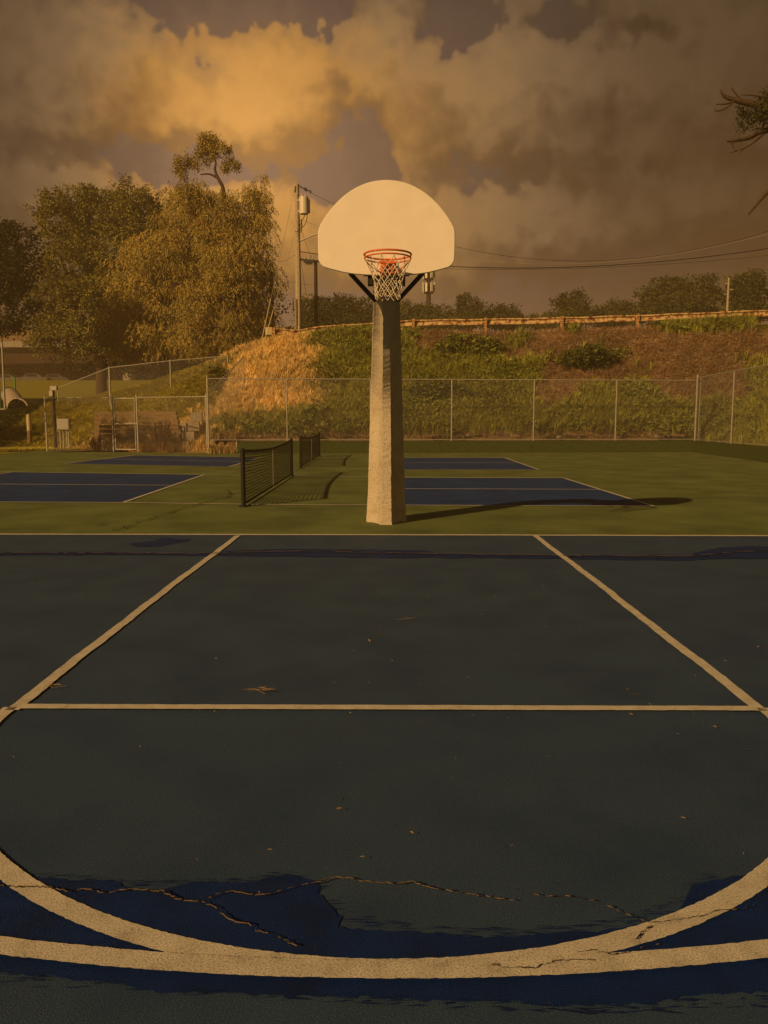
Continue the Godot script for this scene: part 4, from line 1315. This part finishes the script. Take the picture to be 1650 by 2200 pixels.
	for i in 5200:
		var x := rng.randf_range(-110, -8); var d := rng.randf_range(118, 150)
		if x > -30 and rng.randf() < 0.3: d = rng.randf_range(66, 80)
		var s := rng.randf_range(2.2, 4.2) if d > 100 else rng.randf_range(0.9, 1.5)
		xf.append(Transform3D(Basis(Vector3.UP, rng.randf() * TAU).scaled(Vector3.ONE * s), Vector3(x, 6.0 + pow(rng.randf(), 1.4) * 7.5, -d)))
		var k := rng.randf_range(0.7, 1.2)
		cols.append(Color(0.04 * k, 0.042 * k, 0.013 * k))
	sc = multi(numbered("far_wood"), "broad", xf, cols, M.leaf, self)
	tag(sc, "dark mass of woodland beneath and beyond the overpass", "wood", "", "stuff")
	# tree beside the court whose branch tips reach into view
	g = Vector3(16.6, 0, -21.0); g.y = height(16.6, 21.0) - 0.3
	t = thing("overhanging_tree", "dark tree whose bare tipped branches reach in over the court end", "tree", g)
	var D := 20.0
	limbs(t, [
		[[g, g + Vector3(0.1, 3, 0.1), g + Vector3(-0.2, 6.0, 0.4), at(1860, 330, 20.6)], 0.34, 0.18],
		[[at(1860, 330, 20.6), at(1760, 270, 20.2), at(1650, 232, D), at(1580, 215, D), at(1556, 206, D), at(1547, 191, D)], 0.14, 0.012],
		[[at(1600, 222, D), at(1584, 205, D), at(1571, 188, D)], 0.03, 0.015], [[at(1577, 217, D), at(1560, 223, D), at(1538, 224, D)], 0.028, 0.010], [[at(1577, 217, D), at(1560, 232, D), at(1538, 239, D), at(1537, 232, D)], 0.028, 0.010],
		[[at(1860, 360, 20.6), at(1740, 300, 20.3), at(1650, 280, D), at(1610, 296, D), at(1570, 303, D), at(1562, 303, D)], 0.10, 0.017],
		[[at(1650, 280, D), at(1610, 312, D), at(1568, 329, D)], 0.034, 0.010], [[at(1572, 303, D), at(1576, 318, D), at(1582, 328, D)], 0.018, 0.008], [[at(1610, 312, D), at(1592, 325, D), at(1588, 334, D)], 0.018, 0.008],
		[[at(1860, 380, 20.6), at(1760, 370, 20.3), at(1690, 375, D), at(1650, 412, D), at(1625, 440, D), at(1608, 461, D)], 0.09, 0.020],
		[[at(1650, 210, D), at(1620, 205, D), at(1592, 204, D)], 0.028, 0.010]])
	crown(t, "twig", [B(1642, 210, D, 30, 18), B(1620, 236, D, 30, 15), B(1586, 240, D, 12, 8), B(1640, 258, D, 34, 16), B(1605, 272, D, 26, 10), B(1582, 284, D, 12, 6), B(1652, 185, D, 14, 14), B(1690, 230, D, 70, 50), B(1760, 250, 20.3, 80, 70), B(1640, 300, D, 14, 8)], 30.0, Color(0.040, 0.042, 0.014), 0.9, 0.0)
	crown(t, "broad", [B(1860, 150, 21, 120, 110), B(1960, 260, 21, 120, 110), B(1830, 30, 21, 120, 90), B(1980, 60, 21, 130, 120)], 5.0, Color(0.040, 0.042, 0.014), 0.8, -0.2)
	# trees outside the picture that shade the lawn; the small one is added to shade the timber wall
	for q in [[-30.5, 31.0, 1.0], [-19.5, 29.2, 0.4]]:
		g = Vector3(q[0], -0.1, -q[1])
		t = thing("broadleaf_tree", "broad tree on the lawn beyond the bollard" if q[2] == 1.0 else "unseen young tree added by the court to cast shade on the timber wall", "tree", g)
		limbs(t, [[[g, g + Vector3(0.1, 2.5, 0), g + Vector3(-0.2, 5, 0.2)], 0.35, 0.15]])
		crown(t, "broad", [[g + Vector3(0, 5.6, 0), Vector3(3.2, 2.2, 3.0) * q[2]], [g + Vector3(1.2 * q[2], 6.5, 0.4), Vector3(2.2, 1.8, 2.2) * q[2]], [g + Vector3(-1.4 * q[2], 6.2, -0.4), Vector3(2.2, 1.8, 2.2) * q[2]]], 3.0 / q[2], oak, 1.2 * q[2])

func build_grass() -> void:
	var kinds := {"tall_grass": ["grass", [], PackedColorArray()], "dry_grass": ["grass", [], PackedColorArray()], "thatch": ["thatch", [], PackedColorArray()], "mown_grass": ["grass", [], PackedColorArray()], "weeds": ["weed", [], PackedColorArray()]}
	var n := 0
	while n < 80000:
		n += 1
		var x := rng.randf_range(-20.0, 19.0)
		var d := rng.randf_range(34.5, 47.5)
		if x < -7.8 and d < 37.0: continue
		if x > 13.2 and d < 35.8: d = rng.randf_range(27.0, 35.8)
		var t := hill_t(x, d)
		if x > -7.9 and x < 14.2 and (t < 0.02 or t > 1.12): continue
		if x > -7.0 and t > 1.0 and rng.randf() < 0.5: continue
		var p := ground_point(x, d)
		var k := rng.randf_range(0.7, 1.3) * (1.0 + 0.35 * tn.get_noise_2d(x * 14.0, d * 14.0))
		var bs := Basis(Vector3.UP, rng.randf() * TAU)
		bs = Basis(Vector3.RIGHT, rng.randf_range(0.0, 0.4)) * bs
		var soft := 1.0 if x < 2.0 else 0.45
		var which := cover(x + rng.randfn() * 0.55 * soft, d + rng.randfn() * 0.35 * soft)
		if which == 0:
			if rng.randf() < 0.45: continue
			kinds.mown_grass[1].append(Transform3D(bs.scaled(Vector3(1.0, 0.42, 1.0)), p)); kinds.mown_grass[2].append(Color(0.46 * k, 0.42 * k, 0.08 * k))
		elif which == 1:
			if rng.randf() < 0.13 + 0.3 * tn.get_noise_2d(x * 11.0, d * 11.0 + 500.0):
				var s := rng.randf_range(0.7, 1.5)
				kinds.weeds[1].append(Transform3D(bs.scaled(Vector3.ONE * s), p)); kinds.weeds[2].append(Color(0.16 * k, 0.19 * k, 0.042 * k))
			else:
				if rng.randf() < 0.16: k *= 1.5
				kinds.tall_grass[1].append(Transform3D(bs.scaled(Vector3.ONE * rng.randf_range(0.7, 1.35)), p)); kinds.tall_grass[2].append(Color(0.24 * k, 0.255 * k, 0.05 * k))
		elif which == 2 and rng.randf() < 0.20 + 0.35 * tn.get_noise_2d(x * 16.0, d * 16.0 + 90.0):
			kinds.tall_grass[1].append(Transform3D(bs.scaled(Vector3.ONE * rng.randf_range(0.5, 0.9)), p)); kinds.tall_grass[2].append(Color(0.40 * k, 0.34 * k, 0.09 * k))
		elif which == 2:
			if rng.randf() < 0.25:
				kinds.thatch[1].append(Transform3D(bs.scaled(Vector3.ONE * 1.2), p)); kinds.thatch[2].append(Color(0.76 * k, 0.54 * k, 0.26 * k))
			else:
				kinds.dry_grass[1].append(Transform3D(bs.scaled(Vector3.ONE * rng.randf_range(0.6, 1.15)), p)); kinds.dry_grass[2].append(Color(0.82 * k, 0.61 * k, 0.28 * k))
		else:
			kinds.thatch[1].append(Transform3D(bs.scaled(Vector3.ONE * rng.randf_range(0.8, 1.5)), p)); kinds.thatch[2].append(Color(0.46 * k, 0.325 * k, 0.205 * k))
			if rng.randf() < 0.05:
				kinds.dry_grass[1].append(Transform3D(bs.scaled(Vector3.ONE * 0.8), p)); kinds.dry_grass[2].append(Color(0.22 * k, 0.14 * k, 0.07 * k))
	# dry tufts in the gap between the tall end post and the kick wall
	for i in 160:
		var x := rng.randf_range(-7.7, -6.55); var d := rng.randf_range(33.95, 34.7)
		var p := Vector3(x, maxf(height(x, d), 0.0), -d)
		kinds.dry_grass[1].append(Transform3D(Basis(Vector3.UP, rng.randf() * TAU).scaled(Vector3.ONE * rng.randf_range(0.5, 0.9)), p))
		kinds.dry_grass[2].append(Color(0.5, 0.36, 0.17) * rng.randf_range(0.6, 1.1))
	var says := {"tall_grass": "tall green grass growing over the embankment", "dry_grass": "golden dried grass on the sunlit shoulder of the embankment", "thatch": "flattened brown dead stalks on the upper embankment", "mown_grass": "short yellow green grass on the slope behind the gate", "weeds": "leafy green weeds among the tall embankment grass"}
	for q in kinds:
		var o := multi(numbered(q), kinds[q][0], kinds[q][1], kinds[q][2], M.blade, self)
		tag(o, says[q], "grass" if q != "weeds" else "weeds", "", "stuff")
	# lawn under the trees
	var xf := []; var cols := PackedColorArray()
	for i in 16000:
		var d := rng.randf_range(38.5, 66.0); var x := rng.randf_range(-36, -15.5)
		if x > -17.5 and d < 47: continue
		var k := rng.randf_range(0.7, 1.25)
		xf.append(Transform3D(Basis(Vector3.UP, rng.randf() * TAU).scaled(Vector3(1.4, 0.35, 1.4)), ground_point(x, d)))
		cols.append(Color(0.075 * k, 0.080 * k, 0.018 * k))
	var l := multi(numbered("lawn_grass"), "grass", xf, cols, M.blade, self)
	tag(l, "cut green lawn around the slide and bollard", "grass", "", "stuff")
	# shrubs one can tell apart
	var sh := [
		[475, 800, 41.0, 24, 22, "green leafy shrub above the tall end post of the fence", Color(0.14, 0.14, 0.03)],
		[1255, 800, 39.6, 52, 24, "dark green bushy shrub on the brown bank above the fence rail", Color(0.085, 0.10, 0.024)],
		[1440, 712, 42.6, 34, 9, "low green bush just below the guardrail on the brown bank", Color(0.13, 0.14, 0.03)],
		[930, 850, 37.6, 60, 30, "broad leafed bramble behind the fence beside the concrete post", Color(0.13, 0.15, 0.034)],
		[1000, 785, 41.0, 70, 20, "mound of tall green weeds in the middle of the bank", Color(0.17, 0.185, 0.04)]]
	for q in sh:
		var c := at(q[0], q[1], q[2])
		var g := Vector3(c.x, height(c.x, q[2]) - 0.05, c.z)
		var t := thing("shrub", q[5], "shrub", g, "shrubs on the embankment")
		var m: float = q[2] / F
		var st := MB.new()
		for k in 7:
			var a := TAU * k / 7.0
			st.rod(Vector3.ZERO, Vector3(cos(a) * q[3] * m * 0.6, q[4] * m, sin(a) * 0.3), 0.012, 4)
		part("stem", st, M.bark, t, "stuff")
		crown(t, "weed", [[g + Vector3(0, q[4] * m * 0.7, 0), Vector3(q[3] * m, q[4] * m, 0.7)]], 16.0, q[6], 1.0, -0.3)
	# dead weed stalks by the gate
	for q in [[345, 965, 36.4, 1.5, 46, "reddish brown dead weed stalks behind the low fence"], [210, 968, 36.9, 0.7, 16, "small dry weed beside the narrow gate"]]:
		var c := at(q[0], q[1], q[2]); c.y = 0.0
		var t := thing("dead_weed", q[5], "weed", c)
		var mb := MB.new()
		for k in q[4]:
			var a := rng.randf() * TAU
			var r: float = rng.randf_range(0.1, 0.6) * q[3] * 0.6
			var o := Vector3(cos(a) * 0.15, 0, sin(a) * 0.15)
			var e := o + Vector3(cos(a) * r, q[3] * rng.randf_range(0.5, 1.0), sin(a) * r)
			mb.rod(o, e, 0.009, 3, false)
			for j in 4: mb.rod(o.lerp(e, 0.4 + j * 0.15), o.lerp(e, 0.4 + j * 0.15) + Vector3(rng.randf_range(-0.2, 0.2), 0.2, rng.randf_range(-0.2, 0.2)), 0.008, 3, false)
		part("stalks", mb, mat(lin(0.12, 0.06, 0.03), 0.9), t, "stuff")

# ---------------------------------------------------------------- things behind the low fence and on the lawn
func stone_mesh(r: float) -> MB:
	var mb := MB.new()
	var P := []
	for j in 5:
		var ring := PackedVector3Array()
		var el := -PI / 2 + PI * (j + 0.5) / 5.0
		for i in 8:
			var a := TAU * i / 8.0
			ring.append(Vector3(cos(a) * cos(el) * 1.2, sin(el) * 0.7, sin(a) * cos(el)) * r * rng.randf_range(0.75, 1.15))
		P.append(ring)
	mb.loft(P); mb.fan(P[4]); mb.fan(P[0], true)
	return mb

func build_yard() -> void:
	# timber retaining wall with a stone step at its end
	var a := at(205, 968, 38.0); var b := at(398, 968, 37.2)
	a.y = -0.05; b.y = -0.05
	var t := thing("retaining_wall", "tan timber retaining wall behind the gate", "wall", a)
	for k in 9:
		var mb := MB.new()
		var inset := 0.02 * k
		mb.beam(Vector3(0, 0.105 + k * 0.212, -inset), b - a + Vector3(-0.10 * k * 0.5, 0.105 + k * 0.212, -inset + rng.randf_range(-0.01, 0.01)), 0.18, 0.188)
		part("timber", mb, M.timber, t)
	for q in [[398, 0.25, 0.0], [408, 0.7, 0.5], [395, 0.7, 0.5], [415, 1.15, 0.9], [402, 1.15, 0.9], [420, 1.6, 1.3]]:
		var c := at(q[0], 968, 37.3)
		var o := thing("stone_block", "rough concrete block in the stepped stack beside the timber wall", "stone", Vector3(c.x, q[1] - 0.23, c.z), "stepped concrete blocks")
		var mb := MB.new()
		mb.box(Vector3(0, 0.22, -q[2] * 0.3), Vector3(0.52, 0.42, 0.5), Basis(Vector3.UP, rng.randf_range(-0.2, 0.2)))
		part("block", mb, M.stone, o)
	# utility cabinet with conduits
	var c := at(140, 966, 37.2); c.y = 0.0
	t = thing("utility_cabinet", "grey metal utility cabinet on legs behind the low fence", "cabinet", c)
	var mb := MB.new()
	mb.box(Vector3(0, 1.25, 0), Vector3(0.55, 0.5, 0.3))
	part("body", mb, M.steelgrey, t)
	mb = MB.new()
	mb.box(Vector3(0.02, 1.25, 0.155), Vector3(0.46, 0.42, 0.012))
	part("door", mb, M.galv, t)
	for x in [-0.2, -0.05, 0.12, 0.2]:
		mb = MB.new()
		mb.rod(Vector3(x, -0.02, 0), Vector3(x, 1.0, 0), 0.035, 8)
		part("conduit", mb, M.galv, t)
	# wooden service post behind it
	c = at(120, 966, 37.8); c.y = 0.0
	t = thing("service_post", "weathered service post with a small light beside the utility cabinet", "post", c)
	mb = MB.new()
	mb.tube(PackedVector3Array([Vector3(0, -0.1, 0), Vector3(0, 2.9, 0)]), [0.08, 0.07], 8)
	part("post", mb, M.darkpole, t)
	mb = MB.new()
	mb.box(Vector3(0.05, 2.95, 0), Vector3(0.3, 0.2, 0.2)); mb.box(Vector3(-0.05, 2.7, 0.1), Vector3(0.16, 0.25, 0.12))
	part("fixture", mb, M.galv, t)
	c = at(221, 966, 36.6); c.y = 0.0
	t = thing("standpipe", "short white standpipe behind the low fence", "pipe", c)
	mb = MB.new()
	mb.rod(Vector3(0, -0.02, 0), Vector3(0, 0.45, 0), 0.05, 10)
	part("pipe", mb, M.carwhite, t)
	mb = MB.new()
	mb.rod(Vector3(0, 0.45, 0), Vector3(0, 0.5, 0), 0.06, 10)
	part("cap", mb, M.carwhite, t)
	# concrete pad
	struct("concrete_pad", sheet(V([-15.8, -37.9, -12.2, -37.7, -12.1, -36.3, -15.7, -36.6]), 0.03), M.concrete)
	# bollard: tan lower half, cream upper half
	c = at(65, 962, 39.0); c.y = height(c.x, 39.0)
	t = thing("bollard", "steel bollard at the court corner, cream above and tan below", "bollard", c)
	mb = MB.new()
	mb.tube(PackedVector3Array([Vector3(0, -0.05, 0), Vector3(0, 0.75, 0)]), 0.11, 14)
	part("lower_half", mb, M.timber, t)
	mb = MB.new()
	mb.tube(PackedVector3Array([Vector3(0, 0.75, 0), Vector3(0, 1.50, 0), Vector3(0, 1.55, 0), Vector3(0, 1.57, 0)]), [0.115, 0.115, 0.08, 0.02], 14)
	part("upper_half", mb, M.cream, t)
	# light post with concrete footing
	c = at(12, 905, 50.0); c.y = height(c.x, 50.0)
	t = thing("light_post", "thin leaning steel post in a concrete footing beside the tube slide", "post", c)
	mb = MB.new()
	mb.tube(PackedVector3Array([Vector3(0, 0, 0), at(3, 712, 50) - at(12, 905, 50)]), [0.07, 0.05], 8)
	part("post", mb, M.galv, t)
	mb = MB.new()
	mb.tube(PackedVector3Array([Vector3(0.05, -0.3, 0), Vector3(0.05, 0.38, 0), Vector3(0.05, 0.4, 0)]), [0.32, 0.3, 0.27], 12)
	part("footing", mb, M.concrete, t)
	# tube slide
	var s0 := at(40, 898, 54.0); s0.y = height(s0.x, 54.0) - 0.05
	t = thing("tube_slide", "grey plastic tube slide with flared mouth on the lawn", "slide", s0)
	var path := [at(20, 850, 57.0) - s0, at(22, 851, 56.2) - s0, at(28, 858, 55.2) - s0, at(36, 872, 53.8) - s0, at(39, 877, 53.0) - s0]
	mb = MB.new()
	var pv := PackedVector3Array(path)
	mb.tube(pv, [0.56, 0.58, 0.60, 0.62, 0.66], 16, false)
	part("tube", mb, M.slide, t)
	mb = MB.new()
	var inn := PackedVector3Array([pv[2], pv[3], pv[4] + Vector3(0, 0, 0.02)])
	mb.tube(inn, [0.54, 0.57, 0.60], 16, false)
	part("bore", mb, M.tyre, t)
	mb = MB.new()
	var ringp := PackedVector3Array()
	for i in 25:
		var an := TAU * i / 24.0
		ringp.append(pv[4] + Vector3(cos(an) * 0.67, sin(an) * 0.63, 0.02))
	mb.tube(ringp, 0.07, 6, false)
	part("flared_lip", mb, M.slide, t)
	for k in 3:
		mb = MB.new()
		var cp: Vector3 = path[k]
		var rg := PackedVector3Array()
		for i in 21:
			var an := TAU * i / 20.0
			rg.append(cp + Vector3(cos(an) * 0.60, sin(an) * 0.60, 0))
		mb.tube(rg, 0.03, 5, false)
		part("joint_band", mb, M.darksteel, t)
	for q in [[2, 56.5], [36, 57.0], [42, 53.0], [34, 53.0]]:
		mb = MB.new()
		var f := at(q[0], 900, q[1]) - s0
		f.y = height(f.x + s0.x, q[1]) - s0.y
		mb.rod(f, f + Vector3(0, 2.4 if q[1] > 55 else 0.45, 0), 0.06, 8)
		part("support_post", mb, M.playgreen, t)
	# overpass
	var ov := Vector3(-60, 6, -112)
	t = thing("overpass", "pale concrete highway overpass half hidden behind the lawn trees", "bridge", ov)
	mb = MB.new()
	mb.box(Vector3(0, 5.7, 0), Vector3(130, 0.8, 9))
	part("deck", mb, M.concrete, t)
	mb = MB.new()
	mb.box(Vector3(0, 7.1, 3.6), Vector3(130, 2.0, 0.3))
	part("sound_barrier", mb, M.timber, t)
	for k in 4:
		mb = MB.new()
		mb.box(Vector3(0, 4.2, -3.4 + k * 2.2), Vector3(130, 2.0, 0.5))
		part("girder", mb, M.darkpole, t)
	for x in [-28, -3, 24]:
		mb = MB.new()
		mb.rod(Vector3(x, -0.5, 1), Vector3(x, 2.6, 1), 0.8, 12)
		part("pier", mb, M.concrete, t)
	# parked cars beneath it
	for q in [[72, 104.0, "cargrey", "grey parked car beneath the overpass, partly hidden by the lawn"], [15, 106.0, "carblue", "blue grey parked car beneath the overpass behind the tube slide"], [118, 105.0, "cardark", "dark parked car beneath the overpass beside the grey one"]]:
		var p := at(q[0], 815, q[1]); p.y = height(p.x, q[1])
		t = thing("parked_car", q[3], "car", p, "cars parked beneath the overpass")
		mb = MB.new()
		var side := [[-2.1, 0.35], [-2.1, 0.8], [-1.9, 0.95], [-1.1, 1.0], [-0.6, 1.42], [0.8, 1.45], [1.5, 1.0], [2.05, 0.92], [2.15, 0.6], [2.1, 0.35]]
		var l0 := PackedVector3Array(); var l1 := PackedVector3Array()
		for e in side:
			l0.append(Vector3(e[0], e[1], 0.85)); l1.append(Vector3(e[0], e[1], -0.85))
		mb.loft([l1, l0]); mb.fan(l0, true); mb.fan(l1)
		part("body", mb, M[q[2]], t)
		mb = MB.new()
		mb.box(Vector3(0.1, 1.2, 0.0), Vector3(1.5, 0.32, 1.74))
		part("side_window", mb, M.glass, t)
		for x in [-1.35, 1.35]:
			for z in [-0.78, 0.78]:
				mb = MB.new()
				mb.rod(Vector3(x, 0.32, z - 0.1), Vector3(x, 0.32, z + 0.1), 0.32, 12)
				part("wheel", mb, M.tyre, t)
	# stones along the top of the kick wall
	for i in 26:
		var px := rng.randf_range(1240, 1480) if i > 5 else rng.randf_range(880, 1240)
		if i > 22: px = rng.randf_range(520, 780)
		var x := (px - 829.0) / F * 35.6
		var d := toe(x) + rng.randf_range(0.05, 0.4)
		var r := rng.randf_range(0.06, 0.13)
		var o := part(numbered("stone"), stone_mesh(r), M.stone, self)
		o.position = Vector3(x, height(x, d) + r * 0.35, -d)
		tag(o, "pale stone lying behind the chain link fence at the foot of the bank", "stone", "stones along the kick wall")

# ---------------------------------------------------------------- main
func _ready() -> void:
	rng.seed = 20240611
	var cam := Camera3D.new()
	cam.name = "camera"
	cam.fov = 66.277
	cam.far = 6000.0
	cam.near = 0.05
	cam.position = Vector3(0, EYE, 0)
	cam.basis = Basis(Vector3.UP, YAW) * Basis(Vector3.RIGHT, PITCH)
	add_child(cam)
	cam.current = true
	var env := Environment.new()
	env.background_mode = Environment.BG_SKY
	var sky := Sky.new()
	var pan := PanoramaSkyMaterial.new()
	pan.panorama = build_sky()
	sky.sky_material = pan
	env.sky = sky
	env.sky_rotation = Vector3(0, PI, 0)
	env.background_energy_multiplier = 1.0
	env.fog_enabled = true
	env.fog_density = 0.0018
	env.fog_light_color = lin(1.0, 0.80, 0.52)
	env.tonemap_mode = Environment.TONE_MAPPER_LINEAR
	env.tonemap_exposure = 1.0
	env.sdfgi_enabled = true
	env.ssao_enabled = true
	env.ssil_enabled = true
	var we := WorldEnvironment.new()
	we.name = "environment"
	we.environment = env
	add_child(we)
	var sun := DirectionalLight3D.new()
	sun.name = "sun"
	sun.light_energy = 1.6
	sun.light_color = lin(1.0, 0.58, 0.215)
	sun.light_angular_distance = 0.5
	sun.shadow_enabled = true
	add_child(sun)
	sun.look_at_from_position(Vector3.ZERO, Vector3(1.32, -0.975, -1.46), Vector3.UP)
	materials()
	build_terrain()
	build_court()
	build_fences()
	build_guardrail()
	build_goal()
	build_net(Vector3(-2.33, 0, -12.72), Vector3(-2.42, 0, -20.0), "dark pickleball net with centre strap between black posts, on the court closer to the goal")
	build_net(Vector3(-2.54, 0, -23.2), Vector3(-2.66, 0, -31.2), "dark pickleball net standing closest to the green kick wall")
	build_poles()
	build_trees()
	build_grass()
	build_yard()
	litter()
